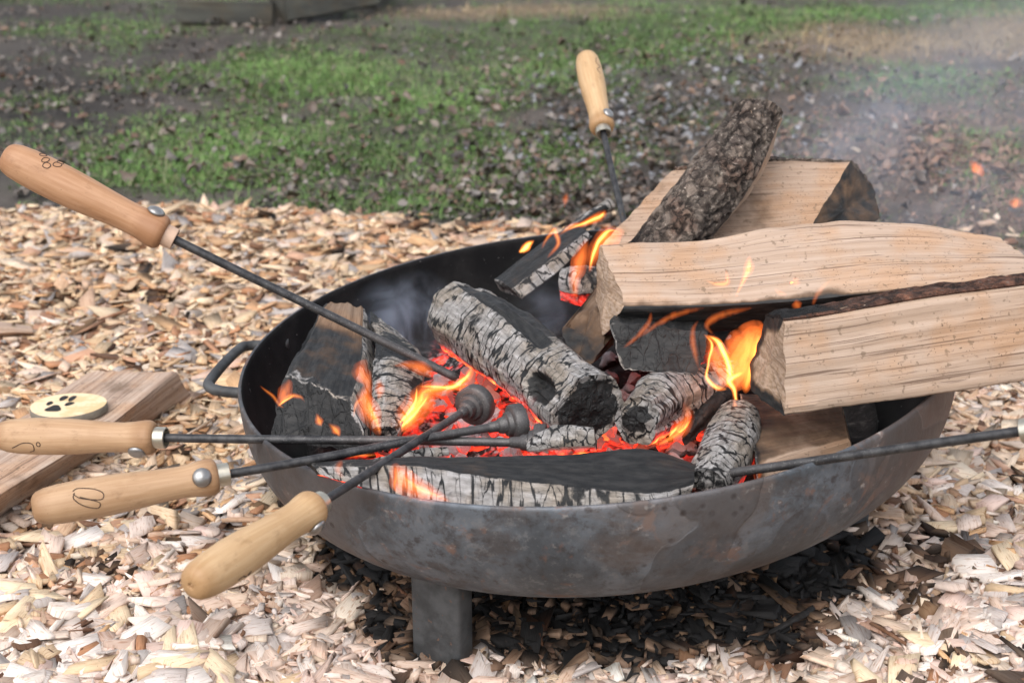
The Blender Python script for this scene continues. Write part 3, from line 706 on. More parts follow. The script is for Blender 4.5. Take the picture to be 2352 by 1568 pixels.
while cnt < 290:
    px = rng.uniform(690, 2120); py = rng.uniform(620, 1150)
    if cnt < 240: px = rng.uniform(880, 1640); py = rng.uniform(835, 1060)
    elif px > 1850: continue
    p = atz(px, py, .155)
    if math.hypot(p[0] - BC[0], p[1] - BC[1]) > .255: continue
    z = ember_z(p[:1], p[1:2])[0]; h = heat(np.array([p[0], p[1], z])[None])[0]
    k = 2 if h > .6 and rng.random() < .5 else (1 if h > .25 else 0)
    s = min(.0105, rng.lognormal(math.log(.0072), .36))
    place('ember', coals[int(rng.integers(0, 10))][k], eb, (p[0] - BC[0], p[1] - BC[1], z - .14 + s * .45), tuple(rng.uniform(0, 6.28, 3)), (s, s, s * .85)); cnt += 1

# ------------------------------------------------------------------ LOGS
def interp_st(S, ts, t):
    K = len(S)
    if K == 2: return S[0] + (S[1] - S[0]) * t[:, None, None]
    M = np.gradient(S, ts, axis=0, edge_order=1)
    i = np.clip(np.searchsorted(ts, t, side='right') - 1, 0, K - 2); h = (ts[i + 1] - ts[i])[:, None, None]; f = ((t - ts[i])[:, None, None]) / h
    return S[i] * (2 * f ** 3 - 3 * f ** 2 + 1) + M[i] * h * (f ** 3 - 2 * f ** 2 + f) + S[i + 1] * (3 * f ** 2 - 2 * f ** 3) + M[i + 1] * h * (f ** 3 - f ** 2)
def crack_field(s, t, a, b, seed, w=.16, sw=.012):
    """cracks across the grain: cells short along the log (a metres) and longer round it (b metres)"""
    P = np.stack([s, t, np.zeros_like(s)], -1)
    s2 = s + fbm(P, 45, 3, seed) * sw; t2 = t + fbm(P, 45, 3, seed + 3) * sw
    d1, d2, idn = worley(s2 / a, t2 / b, seed)
    open_ = .5 + .9 * np.clip(fbm(P, 30, 3, seed + 8) + .35, 0, 1)
    return sstep(w * open_, w * open_ * .25, d2 - d1), idn, d1
def log(name, stations, mat, label, cat='log', group=None, seg=.0045, soft=2, rough=.0012, seed=1, paint=None, cracks=None, bark=(), bark_mat_=None, bark_t=.004, cap_n=8, rag=.0, origin=None, tex_off=0., ridge=1.):
    S = np.array([[at(*p) if len(p) == 3 else p[0] for p in st] for st in stations]); K, N = S.shape[:2]
    cen = S.mean(1); ts = np.concatenate([[0], np.cumsum(np.linalg.norm(np.diff(cen, axis=0), axis=1))]); Ltot = ts[-1]
    nS = max(12, int(Ltot / seg)); t = np.linspace(0, Ltot, nS)
    R = interp_st(S, ts, t)
    el = np.linalg.norm(np.roll(S, -1, 1) - S, axis=2).mean(0); nj = np.maximum(2, np.round(el / seg).astype(int))
    ring = []; eid = []
    for j in range(N):
        f = (np.arange(nj[j]) / nj[j])[None, :, None]
        ring.append(R[:, j:j + 1] * (1 - f) + R[:, (j + 1) % N][:, None] * f); eid += [j] * nj[j]
    P = np.concatenate(ring, 1); eid = np.array(eid); nT = P.shape[1]
    for _ in range(soft): P = P * .5 + (np.roll(P, 1, 1) + np.roll(P, -1, 1)) * .25
    sm = np.repeat(t[:, None], nT, 1); dt = np.linalg.norm(np.roll(P, -1, 1) - P, axis=2); tm = np.repeat(np.cumsum(dt.mean(0))[None] - dt.mean(0)[0], nS, 0)
    ax = (cen[-1] - cen[0]) / np.linalg.norm(cen[-1] - cen[0])
    if rag:                                                # uneven ends
        jag = fbm(P, 60, 3, seed + 70) * rag; wgt = sstep(.03, 0, sm) - sstep(Ltot - .03, Ltot, sm); P = P + ax * (jag * np.abs(wgt))[..., None]
    def normals(P):
        du = np.gradient(P, axis=0); dv = np.roll(P, -1, 1) - np.roll(P, 1, 1); n = np.cross(du, dv); n /= np.linalg.norm(n, axis=2)[..., None] + 1e-12
        out = np.sign((n * (P - P.mean(1, keepdims=True))).sum()); return n * out
    Nn = normals(P); flip = (np.cross(np.gradient(P, axis=0), np.roll(P, -1, 1) - np.roll(P, 1, 1)) * (P - P.mean(1, keepdims=True))).sum() < 0
    fib = fbm(np.stack([sm * 9, tm * 230, np.zeros_like(sm)], -1), 1, 3, seed + 4)
    lump = fbm(P, 26, 4, seed + 5); split = np.abs(fbm(np.stack([sm * 5, tm * 62, np.zeros_like(sm)], -1), 1, 3, seed + 6))
    cr = np.zeros_like(sm); plate = np.zeros_like(sm)
    s01 = sm / Ltot
    E = np.repeat(eid[None], nS, 0)
    info = dict(P=P, e=E, s=s01, sm=sm, tm=tm, cap=np.zeros_like(sm), rad=np.ones_like(sm), N=Nn, L=Ltot)
    pa = {'char': np.zeros_like(sm), 'ash': np.zeros_like(sm), 'glow': np.zeros_like(sm), 'crk': np.ones_like(sm)}
    if paint: pa.update({k: np.broadcast_to(v, sm.shape) for k, v in paint(info).items()})
    if cracks:
        cr, idn, d1 = crack_field(sm + tex_off, tm, *cracks[:2], seed, *(cracks[3:] or ())); cr = cr * pa['crk']
        plate = (idn - .5) * .0016 * pa['crk']
    P2 = P + Nn * (lump * rough * 2.2 + (fib * 1.3 - split * ridge * 3.2) * rough * (1 - pa['ash'] * .6) - cr * (cracks[2] * .25 if cracks else 0) + plate * .6 + pa.get('disp', 0.))[..., None]
    ca_, cb_ = (cracks[0], cracks[1]) if cracks else (.01, .02)
    U2 = [np.stack([(sm + tex_off + seed) / ca_, (tm + seed) / cb_], -1).reshape(-1, 2)]
    Vs = [P2.reshape(-1, 3)]; UV = [np.stack([sm + tex_off + seed, tm + seed], -1).reshape(-1, 2)]
    A = {k: [pa[k].ravel()] for k in ('char', 'ash', 'glow')}; A['crack'] = [cr.ravel()]; A['crk'] = [pa['crk'].ravel() * bool(cracks)]; A['cap'] = [np.zeros(nS * nT)]
    F4 = [gridF(nS, nT, True)]; F3 = []; off = nS * nT
    if flip: F4[0] = F4[0][:, ::-1]
    for end, idx in ((0, 0), (1, nS - 1)):
        c0 = P2[idx].mean(0); f = (1 - np.arange(cap_n) / cap_n)[:, None, None]
        C = c0 + (P2[idx][None] - c0) * f
        q = C - cen[-end]; sd = -ax if end == 0 else ax
        u1 = np.cross(ax, [0, 0, 1.]); u1 /= np.linalg.norm(u1); u2 = np.cross(u1, ax)
        uu, vv = q @ u1, q @ u2
        inf = dict(P=C, e=np.repeat(eid[None], cap_n, 0), s=np.full(C.shape[:2], float(end)), sm=np.full(C.shape[:2], t[idx]), tm=vv, cap=np.full(C.shape[:2], 1. + end), rad=np.repeat(f[:, 0], nT, 1), N=np.broadcast_to(sd, C.shape), L=Ltot)
        pc = {'char': np.zeros(C.shape[:2]), 'ash': np.zeros(C.shape[:2]), 'glow': np.zeros(C.shape[:2]), 'crk': np.ones(C.shape[:2])}
        if paint: pc.update({k: np.broadcast_to(v, C.shape[:2]) for k, v in paint(inf).items()})
        cc = np.zeros(C.shape[:2])
        if cracks:
            cc, idn, _ = crack_field(uu, vv, cracks[0] * 1.1, cracks[0] * 1.5, seed + 20, .12); cc = cc * pc['crk'] * inf['rad'] ** .1
        fade = sstep(1., .8, inf['rad'])
        C = C + sd * ((fbm(C, 70, 4, seed + 30) * rough * 2 - cc * (cracks[2] * .2 if cracks else 0)) * fade)[..., None]
        Vs.append(C.reshape(-1, 3)); Vs.append(c0[None]); UV.append(np.stack([uu + 3, vv], -1).reshape(-1, 2)); UV.append(np.array([[3., 0]]))
        for k in ('char', 'ash', 'glow'): A[k] += [pc[k].ravel(), pc[k][-1].mean()[None]]
        A['crack'] += [cc.ravel(), np.zeros(1)]; A['crk'] += [pc['crk'].ravel() * bool(cracks), np.ones(1) * bool(cracks)]; U2 += [np.stack([uu / ca_ + 7, vv / ca_ * .7], -1).reshape(-1, 2), np.array([[7., 0]])]; A['cap'] += [np.ones(cap_n * nT + 1)]
        g = gridF(cap_n, nT, True) + off; j = np.arange(nT); lc = off + (cap_n - 1) * nT; tri = np.stack([lc + j, lc + (j + 1) % nT, np.full(nT, off + cap_n * nT)], -1)
        if (end == 0) != bool(flip): g = g[:, ::-1]; tri = tri[:, ::-1]
        F4.append(g); F3.append(tri); off += cap_n * nT + 1
    V = np.concatenate(Vs); org = V.mean(0) if origin is None else origin
    # outward faces
    o = mk(name, V, [np.concatenate(F4), np.concatenate(F3)], mat, uv=np.concatenate(UV), uv2=np.concatenate(U2), attrs={k: np.concatenate(v) for k, v in A.items()}, origin=org, sharp=42)
    tag(o, label, cat, group)
    if len(bark):
        cols = np.where(np.isin(eid, bark))[0]
        runs = np.split(cols, np.where(np.diff(cols) != 1)[0] + 1)
        if len(runs) > 1 and runs[0][0] == 0 and runs[-1][-1] == nT - 1: runs = [np.concatenate([runs[-1], runs[0]])] + runs[1:-1]
        for ru in runs:
            ids = np.concatenate([ru, [(ru[-1] + 1) % nT]]); m = len(ids)
            B = P[:, ids]; nb = Nn[:, ids]; ss = sm[:, ids]; tt = tm[:, ids]
            fi = 2                                          # finer mesh for the relief
            def up(a):
                a = np.repeat(a, fi, 0); 
                return a
            k, idn, d1 = crack_field(ss * .55, tt, .011, .010, seed + 50, .30, .016)
            w = np.minimum(np.arange(m), np.arange(m)[::-1]); edge = np.clip(w / 2., 0, 1)[None]
            rel = bark_t * (.45 + .55 * edge) + (idn - .4) * bark_t * 1.1 * edge - k * bark_t * .7 * edge + fbm(B, 150, 3, seed + 51) * bark_t * .35
            T_ = B + nb * rel[..., None]; U_ = B - nb * .0012
            nn = nS * m
            Vb = np.concatenate([T_.reshape(-1, 3), U_.reshape(-1, 3)])
            g = gridF(nS, m); g2 = g + nn
            i = np.arange(nS - 1); s1 = np.stack([i * m, (i + 1) * m, (i + 1) * m + nn, i * m + nn], -1); s2 = np.stack([i * m + m - 1, i * m + m - 1 + nn, (i + 1) * m + m - 1 + nn, (i + 1) * m + m - 1], -1)
            j = np.arange(m - 1); e1 = np.stack([j, j + nn, j + 1 + nn, j + 1], -1); q = (nS - 1) * m; e2 = np.stack([q + j, q + j + 1, q + j + 1 + nn, q + j + nn], -1)
            FF = np.concatenate([g, g2[:, ::-1], s1, s2, e1, e2])
            if flip: FF = FF[:, ::-1]
            chb = np.concatenate([pa['char'][:, ids].ravel()] * 2)
            mk('bark', Vb, FF, bark_mat_ or M_BARK, parent=o, attrs={'crack': np.concatenate([(k * edge).ravel()] * 2), 'char': chb}, origin=org, sharp=50)
    return o

def near_fire(P, c, r0, r1):
    return sstep(r1, r0, np.linalg.norm(P - c, axis=-1))
def nz(P, sc=40, seed=3): return fbm(P, sc, 3, seed)
ONE = 1.
FIRE = at(1680, 850, 1.10)
# 1 lower right split log
def p_right(i):
    ch = near_fire(i['P'], at(1700, 830, 1.09), .035, .085) * .35
    ch = np.maximum(ch, np.where((i['e'] == 2) | (i['e'] == 3), .9 - i['s'] * .7, 0))
    ch = np.maximum(ch, np.where(i['e'] == 1, .75 - i['s'] * .9, 0))
    rim = sstep(.62, .9, i['rad'] + nz(i['P'], 90) * .2) * ((i['e'] >= 1) & (i['e'] <= 4))
    ch = np.where(i['cap'] == 1, rim * .95 + .08, ch)
    ch = np.where((i['e'] == 4) & (i['cap'] == 0), sstep(.35, 0, i['s']) * .9, ch)
    ch = np.where((i['e'] == 0) & (i['cap'] == 0), np.maximum(0, sstep(.985, 1., (i['tm'] % 10) * 0)), ch)
    return {'char': ch}
log('firewood_log', [
    [(1798, 732, 1.020), (1808, 962, 1.000), (1724, 900, 1.060), (1716, 838, 1.090), (1760, 724, 1.080)],
    [(1930, 714, 1.025), (1940, 944, 1.005), (1860, 885, 1.065), (1850, 822, 1.095), (1905, 698, 1.080)],
    [(2090, 684, 1.030), (2100, 922, 1.010), (2015, 866, 1.070), (2005, 806, 1.100), (2072, 668, 1.080)],
    [(2280, 658, 1.035), (2290, 892, 1.015), (2200, 838, 1.075), (2190, 775, 1.105), (2262, 642, 1.082)],
    [(2480, 636, 1.040), (2490, 862, 1.020), (2400, 810, 1.080), (2390, 745, 1.110), (2460, 612, 1.100)]],
    M_PALE, 'thick pale split log jutting out over the bowl rim, charred only round its end', 'log', 'split logs fed into the fire', seed=3, paint=p_right, bark=(4,), bark_mat_=M_BARK_RED, bark_t=.0024, rough=.0009, rag=.004)
# 2 upper long split log
def p_upper(i):
    under = np.where((i['e'] == 1) | (i['e'] == 2), 1.1 - sstep(.3, .9, i['s']) * .9, 0)
    rim = sstep(.9, 1., i['rad'] + nz(i['P'], 90) * .1) * .3 * (i['e'] != 0)
    ch = np.where(i['cap'] == 1, .04 + rim, under)
    near = (i['e'] == 0) & (i['cap'] == 0); px, py = topx(i['P'])
    low = np.interp(px, [1440, 1640, 1850, 2010, 2400], [706, 704, 690, 672, 632]) - py
    ch = np.maximum(ch, np.where(near, sstep(26, 2, low + 18 * nz(i['P'], 70)) * .55 * sstep(2050, 1900, px), 0))
    return {'char': ch}
log('firewood_log', [
    [(1380, 557, 1.240), (1440, 706, 1.165), (1380, 778, 1.185), (1370, 680, 1.25)],
    [(1600, 546, 1.245), (1640, 704, 1.165), (1600, 768, 1.190), (1590, 670, 1.27)],
    [(1800, 513, 1.258), (1850, 690, 1.162), (1800, 760, 1.190), (1790, 650, 1.28)],
    [(1970, 500, 1.265), (2010, 672, 1.158), (1980, 745, 1.190), (1960, 630, 1.29)],
    [(2150, 514, 1.265), (2210, 652, 1.152), (2180, 725, 1.180), (2150, 620, 1.29)],
    [(2292, 541, 1.255), (2420, 632, 1.145), (2400, 700, 1.170), (2300, 630, 1.28)]],
    M_PALE, 'long pale wedge of split wood lying across the top of the fire', 'log', 'split logs fed into the fire', seed=8, paint=p_upper, rough=.0010, rag=.005)
# 4 rear split log with dark end
def p_rear(i):
    ch = np.where((i['cap'] == 2), .62 + nz(i['P'], 60) * .3, 0)
    ch = np.maximum(ch, np.where((i['e'] >= 1) & (i['cap'] == 0) & (i['e'] <= 2), .75, 0))
    ch = np.maximum(ch, np.where((i['e'] == 0) & (i['cap'] == 0), sstep(.25, .0, i['s']) * .2 + near_fire(i['P'], at(1700, 470, 1.41), .02, .07) * .3, 0))
    return {'char': ch}
log('firewood_log', [
    [(1548, 386, 1.475), (1375, 568, 1.37), (1390, 612, 1.38), (1560, 520, 1.50), (1600, 400, 1.53)],
    [(1755, 366, 1.480), (1640, 570, 1.36), (1650, 620, 1.38), (1790, 520, 1.50), (1800, 385, 1.53)],
    [(1955, 369, 1.485), (1845, 545, 1.375), (1870, 590, 1.385), (2024, 500, 1.475), (2006, 435, 1.52)]],
    M_PALE2, 'chunky half log behind the fire with mossy bark and a blackened end', 'log', 'split logs fed into the fire', seed=12, paint=p_rear, bark=(3, 4), bark_mat_=M_BARK, bark_t=.004, rough=.0010, rag=.003)
# 3 leaning bark log
def p_barklog(i):
    return {'char': near_fire(i['P'], at(1500, 600, 1.33), .02, .07) * .5}
log('firewood_log', [
    [(1415, 600, 1.335), (1450, 610, 1.295), (1530, 615, 1.285), (1590, 600, 1.315), (1612, 580, 1.345), (1450, 565, 1.39)],
    [(1572, 400, 1.395), (1605, 392, 1.360), (1680, 402, 1.350), (1728, 420, 1.375), (1748, 405, 1.405), (1615, 375, 1.45)],
    [(1690, 246, 1.465), (1712, 230, 1.440), (1765, 236, 1.432), (1796, 262, 1.447), (1802, 276, 1.475), (1715, 254, 1.52)]],
    M_PALE2, 'slim log with rough grey bark leaning up against the half log', 'log', 'split logs fed into the fire', seed=17, paint=p_barklog, bark=(0, 1, 2), bark_t=.0032, seg=.0030, soft=4, rag=.004)
# 7 central ash log
def round_st(specs, n=10, flat=None):
    out = []
    for (px, py, Yy, r, prof) in specs: out.append((at(px, py, Yy), r, prof))
    ax = out[-1][0] - out[0][0]; ax /= np.linalg.norm(ax); u = np.cross(ax, [0, 0, 1.]); u /= np.linalg.norm(u); v = np.cross(u, ax)
    st = []
    for (c, r, prof) in out:
        ring = []
        for k in range(n):
            a = 2 * np.pi * k / n; rr = r * (prof[k % len(prof)] if prof else 1)
            ring.append((c + u * math.cos(a) * rr + v * math.sin(a) * rr,))
        st.append(ring)
    return st
def upness(i): return np.clip(i['N'][..., 2], -1, 1)
def p_center(i):
    up = upness(i); top = (i['e'] == 1) | (i['e'] == 2)
    dark = np.where(i['cap'] == 0, sstep(.72, .56, i['s'] + nz(i['P'], 40) * .14) * sstep(.01, .05, i['s'] + nz(i['P'], 90) * .04) * np.isin(i['e'], (2, 3, 4)), 0)
    px, py = topx(i['P']); hole = np.where(i['cap'] == 0, sstep(1.15, .75, np.hypot((px - 1232) / 30, (py - 888) / 42) + nz(i['P'], 80) * .25) * (up > -.75), 0)
    ash = .95 - dark * .95 - hole * 1.5
    endblack = np.where(i['cap'] == 2, 1 - sstep(.72, .95, i['rad'] + nz(i['P'], 60) * .12), 0)
    ash = np.where(i['cap'] == 2, 1 - endblack, ash)
    gl = np.where(i['cap'] == 0, sstep(-.25, -.75, up) * .9 * sstep(.0, .2, heat(i['P'])), 0)
    return {'char': 1. - dark * .24, 'ash': ash - gl * .5 - .45 * sstep(.12, .5, nz(i['P'], 30, 6)), 'glow': gl, 'disp': -hole * .009, 'crk': 1. - dark * .8}
log('charred_log', round_st([(1070, 722, 1.275, .042, (1, 1.0, 1.0, .80, .84, 1.1, 1.15, 1.1, 1.05, 1)), (1165, 790, 1.20, .039, (1, .93, 1.02, .86, .9, 1.05, 1, 1.05, 1, 1.05)), (1265, 870, 1.12, .034, (1.05, .95, .95, 1.05, 1., 1, 1, 1, 1, 1.05)), (1350, 935, 1.06, .0315, (1.1, 1, .95, .9, 1.0, 1.05, 1.1, 1.15, 1.1, 1.15))]),
    M_CHAR, 'big ash-white log with deep cross cracks and a black end, centre of the fire', 'log', 'burnt logs in the embers', seed=21, paint=p_center, cracks=(.0085, .034, .0038, .15), seg=.0024, soft=6, rough=.0028, cap_n=16)
# 9a left charred log
def p_left(i):
    top = (i['e'] == 0) & (i['cap'] == 0)
    ch = np.where(top, .55 + .35 * nz(i['P'], 36, 6) + sstep(.2, .8, i['s']) * .2 - .35 * near_fire(i['P'], at(790, 725, 1.27), .02, .06), 1.)
    ash = np.where((i['e'] == 1) & (i['cap'] == 0), .9, 0)
    ash = np.where(top, sstep(.88, 1., i['s'] + nz(i['P'], 60) * .08) * .5, ash)
    ash = np.where((i['cap'] == 2) & (i['e'] <= 1), sstep(.86, 1., i['rad'] + nz(i['P'], 70) * .12) * .9, ash)
    return {'char': ch, 'ash': ash, 'glow': 0., 'crk': np.where(top, .05, 1.) + 0 * i['s']}
log('charred_log', [
    [(748, 688, 1.300), (838, 706, 1.290), (862, 790, 1.260), (735, 762, 1.32)],
    [(705, 755, 1.215), (838, 810, 1.185), (870, 900, 1.16), (680, 860, 1.22)],
    [(650, 853, 1.130), (812, 922, 1.080), (855, 1050, 1.050), (612, 1005, 1.09)]],
    M_CHAR, 'broad scorched log with brown top and black cracked end, leftmost in the bowl', 'log', 'burnt logs in the embers', seed=25, paint=p_left, cracks=(.014, .03, .0022, .10), seg=.0032, soft=9, rough=.0016, rag=.005, cap_n=14)
# 9b ash log beside it
def p_ashy(i):
    up = upness(i); px, py = topx(i['P'])
    black = sstep(.1, .45, nz(i['P'], 28, 9) + .12)
    return {'char': 1., 'ash': np.where(i['cap'] > 0, .45, .95 - black * .7), 'glow': np.where(i['cap'] == 0, sstep(-.2, -.8, up) * .6, 0)}
log('charred_log', [
    [(846, 712, 1.300), (872, 718, 1.285), (922, 760, 1.275), (915, 810, 1.285), (850, 780, 1.31)],
    [(860, 790, 1.200), (898, 790, 1.180), (985, 828, 1.185), (965, 885, 1.195), (870, 880, 1.21)],
    [(845, 905, 1.115), (885, 895, 1.100), (958, 912, 1.110), (945, 975, 1.110), (860, 990, 1.12)],
    [(850, 985, 1.070), (868, 980, 1.060), (915, 985, 1.065), (895, 1040, 1.06), (855, 1045, 1.065)]],
    M_CHAR, 'narrow log flaked with white ash lying against the broad scorched log', 'log', 'burnt logs in the embers', seed=29, paint=p_ashy, cracks=(.0085, .030, .003, .16), seg=.0028, soft=6, rough=.0022, rag=.006)
# 10 front board
def p_front(i):
    edge = np.where(i['e'] == 1, 1., 0)
    fr = sstep(.0, .12, i['s'])
    top = (i['e'] == 0) & (i['cap'] == 0)
    ash = np.where((i['e'] == 1) & (i['cap'] == 0), .98 - .75 * sstep(.18, .42, nz(i['P'] * np.array([1, .3, .3]), 42, 6)), 0.)
    ash = np.where(top, sstep(.30, .08, i['s']) * .35, ash)
    gl = np.where((i['e'] == 2) & (i['cap'] == 0), .7, 0) 
    return {'char': np.where(top, .80 + .2 * nz(i['P'], 30), 1.), 'ash': ash, 'glow': gl, 'crk': np.where(top, .03, 1.)}
log('charred_board', [
    [(712, 1062, .995), (722, 1070, .985), (735, 1092, .975), (720, 1085, 1.0)],
    [(800, 1052, .992), (812, 1068, .978), (820, 1122, .955), (800, 1085, .995)],
    [(900, 1047, .990), (915, 1067, .970), (920, 1152, .935), (900, 1100, .99)],
    [(1010, 1043, .988), (1030, 1080, .962), (1030, 1166, .928), (1010, 1120, .985)],
    [(1150, 1040, .987), (1160, 1100, .948), (1160, 1172, .922), (1150, 1130, .985)],
    [(1320, 1035, .986), (1330, 1118, .936), (1330, 1174, .920), (1320, 1130, .982)],
    [(1530, 1035, .985), (1545, 1130, .932), (1545, 1165, .925), (1535, 1130, .975)],
    [(1600, 1062, .975), (1592, 1112, .948), (1575, 1150, .938), (1595, 1115, .970)]],
    M_CHAR, 'flat black board with a white ashy front edge lying along the near rim', 'board', seed=33, paint=p_front, cracks=(.011, .060, .0035, .13), seg=.0028, soft=2, rough=.0009, rag=.003)
# 11 small ash piece
def p_ash(i):
    up = upness(i); return {'char': 1., 'ash': np.where(i['cap'] > 0, .55, .98), 'glow': np.where(i['cap'] == 0, sstep(-.1, -.8, up), .0) + 0 * i['s']}
log('charred_stick', round_st([(1210, 1030, 1.018, .007, None), (1250, 1018, 1.018, .012, None), (1310, 1010, 1.018, .014, None), (1368, 1012, 1.015, .011, None)]),
    M_CHAR, 'short stub of wood coated in white ash behind the black board', 'stick', seed=37, paint=p_ash, cracks=(.008, .014, .002, .15), seg=.0025, soft=6, rough=.0015)
# 12 ash log right of the middle
def p_right_ash(i):
    up = upness(i); c = i['cap'] == 1
    return {'char': 1., 'ash': np.where(c, sstep(.45, .75, i['rad'] + nz(i['P'], 90) * .3), .95 - sstep(.1, .5, nz(i['P'], 25, 4)) * .5), 'glow': np.where(i['cap'] == 0, sstep(-.15, -.8, up) * .9, 0)}
log('charred_log', round_st([(1466, 972, 1.058, .0225, (1, 1.1, 1.2, 1.05, .9, 1, 1, 1, 1, 1)), (1520, 938, 1.10, .026, (1, 1.05, 1.1, 1.15, 1.15, 1, 1, 1, 1, 1)), (1580, 905, 1.14, .024, None), (1660, 868, 1.19, .022, None)]),
    M_CHAR, 'short ash-grey round log with a curled hollow end, right of the big white one', 'log', 'burnt logs in the embers', seed=41, paint=p_right_ash, cracks=(.009, .034, .002, .12), seg=.0028, soft=6, rough=.0036, cap_n=12)
# 13 ash log lower right
log('charred_log', round_st([(1622, 1120, .962, .019, None), (1660, 1060, 1.00, .0235, None), (1680, 1010, 1.035, .023, None), (1696, 962, 1.07, .020, None)]),
    M_CHAR, 'ash-grey log finely cracked all over, between the black board and the yellowish block', 'log', 'burnt logs in the embers', seed=45, paint=p_ash, cracks=(.0075, .018, .0018, .13), seg=.0028, soft=5, rough=.0018)
# 14 half charred block
def p_block(i):
    ch = np.where(i['cap'] == 1, .9, 0)
    ch = np.maximum(ch, sstep(.10, .0, i['s'] + nz(i['P'], 70) * .06) * .9)
    ch = np.maximum(ch, np.where((i['e'] == 0) & (i['cap'] == 0), .40 + .3 * nz(i['P'], 30) + .2 * sstep(.6, .1, i['s']), 0))
    ch = np.maximum(ch, np.where((i['e'] == 1) & (i['cap'] == 0), .10, 0))
    return {'char': ch, 'ash': sstep(.04, 0., i['s'] + nz(i['P'], 120) * .03) * .6}
log('wood_block', [
    [(1700, 895, 1.120), (1738, 1064, .985), (1748, 1160, .978), (1715, 1020, 1.12)],
    [(1820, 900, 1.115), (1845, 1034, 1.01), (1858, 1130, 1.00), (1830, 1020, 1.12)],
    [(1925, 905, 1.115), (1950, 1002, 1.035), (1978, 1090, 1.027), (1950, 1010, 1.12)]],
    M_PALE2, 'half scorched block of wood under the thick pale log, its cut side still yellow', 'block', seed=49, paint=p_block, rough=.0012, rag=.003)
# 5 black log under the upper log
def p_under(i):
    rim = sstep(.9, 1., i['rad'] + nz(i['P'], 90) * .08)
    ash = np.where(i['cap'] == 1, rim * .75 * np.isin(i['e'], (0, 1, 2, 3)), np.where(np.isin(i['e'], (3,)), .7, .1))
    return {'char': 1., 'ash': ash, 'glow': np.where((i['e'] == 3) | (i['e'] == 2), .5, .0) * (i['cap'] == 0), 'crk': .5}
log('charred_log', [
    [(1398, 735, 1.150), (1424, 850, 1.130), (1505, 864, 1.125), (1560, 882, 1.120), (1612, 855, 1.130), (1632, 760, 1.150)],
    [(1400, 690, 1.240), (1424, 790, 1.220), (1505, 800, 1.215), (1560, 810, 1.21), (1612, 790, 1.22), (1632, 700, 1.24)],
    [(1410, 640, 1.320), (1430, 720, 1.300), (1505, 730, 1.295), (1560, 740, 1.29), (1612, 720, 1.30), (1632, 650, 1.32)]],
    M_CHAR, 'pitch-black log in the shadow directly beneath the long pale wedge', 'log', 'burnt logs in the embers', seed=53, paint=p_under, cracks=(.016, .03, .0018, .1), seg=.0034, soft=5, rough=.0016, cap_n=12)
# 6 brown half burnt log
def p_brown(i):
    return {'char': .42 + .45 * nz(i['P'], 34, 2) + .25 * near_fire(i['P'], at(1330, 800, 1.19), .01, .05)}
log('charred_log', [
    [(1284, 752, 1.225), (1320, 852, 1.170), (1372, 830, 1.165), (1398, 740, 1.20), (1350, 700, 1.25)],
    [(1330, 695, 1.270), (1390, 800, 1.220), (1440, 770, 1.215), (1440, 690, 1.26), (1400, 650, 1.30)],
    [(1400, 610, 1.350), (1450, 700, 1.310), (1500, 680, 1.305), (1500, 610, 1.34), (1450, 590, 1.37)]],
    M_CHAR, 'brown half burnt log poking out under the near end of the long pale wedge', 'log', 'burnt logs in the embers', seed=57, paint=p_brown, seg=.0034, soft=5, rough=.002, rag=.004)
# 8 thin charred plank at the back, stick behind it and an ash lump
def p_plank(i):
    return {'char': np.where((i['e'] == 0) & (i['cap'] == 0), .75, 1.), 'ash': np.where((i['e'] == 1) & (i['cap'] == 0), .97, np.where(i['cap'] > 0, .5, 0)), 'crk': np.where(i['e'] == 1, 1., .2)}
log('charred_board', [
    [(1132, 638, 1.430), (1178, 662, 1.395), (1204, 686, 1.385), (1150, 668, 1.43)],
    [(1220, 572, 1.470), (1268, 595, 1.430), (1290, 622, 1.42), (1235, 600, 1.47)],
    [(1318, 512, 1.520), (1348, 528, 1.490), (1362, 545, 1.48), (1325, 530, 1.52)]],
    M_CHAR, 'thin charred plank with a white cracked edge propped on the far rim', 'board', seed=61, paint=p_plank, cracks=(.012, .02, .002, .12), seg=.003, soft=1, rough=.001, rag=.004)
log('charred_stick', round_st([(1285, 545, 1.51, .006, None), (1340, 505, 1.54, .008, (1, 1, .7, .7, 1, 1)), (1402, 470, 1.57, .007, None)]),
    M_CHAR, 'dark stick with an ashy tip rising behind the thin charred plank', 'stick', seed=65, paint=lambda i: {'char': 1., 'ash': np.where(i['cap'] > 0, .8, .12 + sstep(.75, 1., i['s']) * .8 + .5 * np.isin(i['e'], (2, 3)))}, cracks=(.01, .02, .001, .12), seg=.003, soft=3, rough=.0015)
log('charred_chunk', round_st([(1290, 650, 1.39, .016, None), (1335, 655, 1.38, .022, (1, .8, 1.1, 1, .9)), (1390, 650, 1.38, .016, None)]),
    M_CHAR, 'ash-white chunk glowing behind the brown half burnt log', 'chunk', seed=69, paint=lambda i: {'char': 1., 'ash': .62 + .6 * nz(i['P'], 40), 'glow': np.where(i['N'][..., 2] < -.3, .25, 0.)}, cracks=(.01, .02, .003, .15), seg=.003, soft=4, rough=.003)
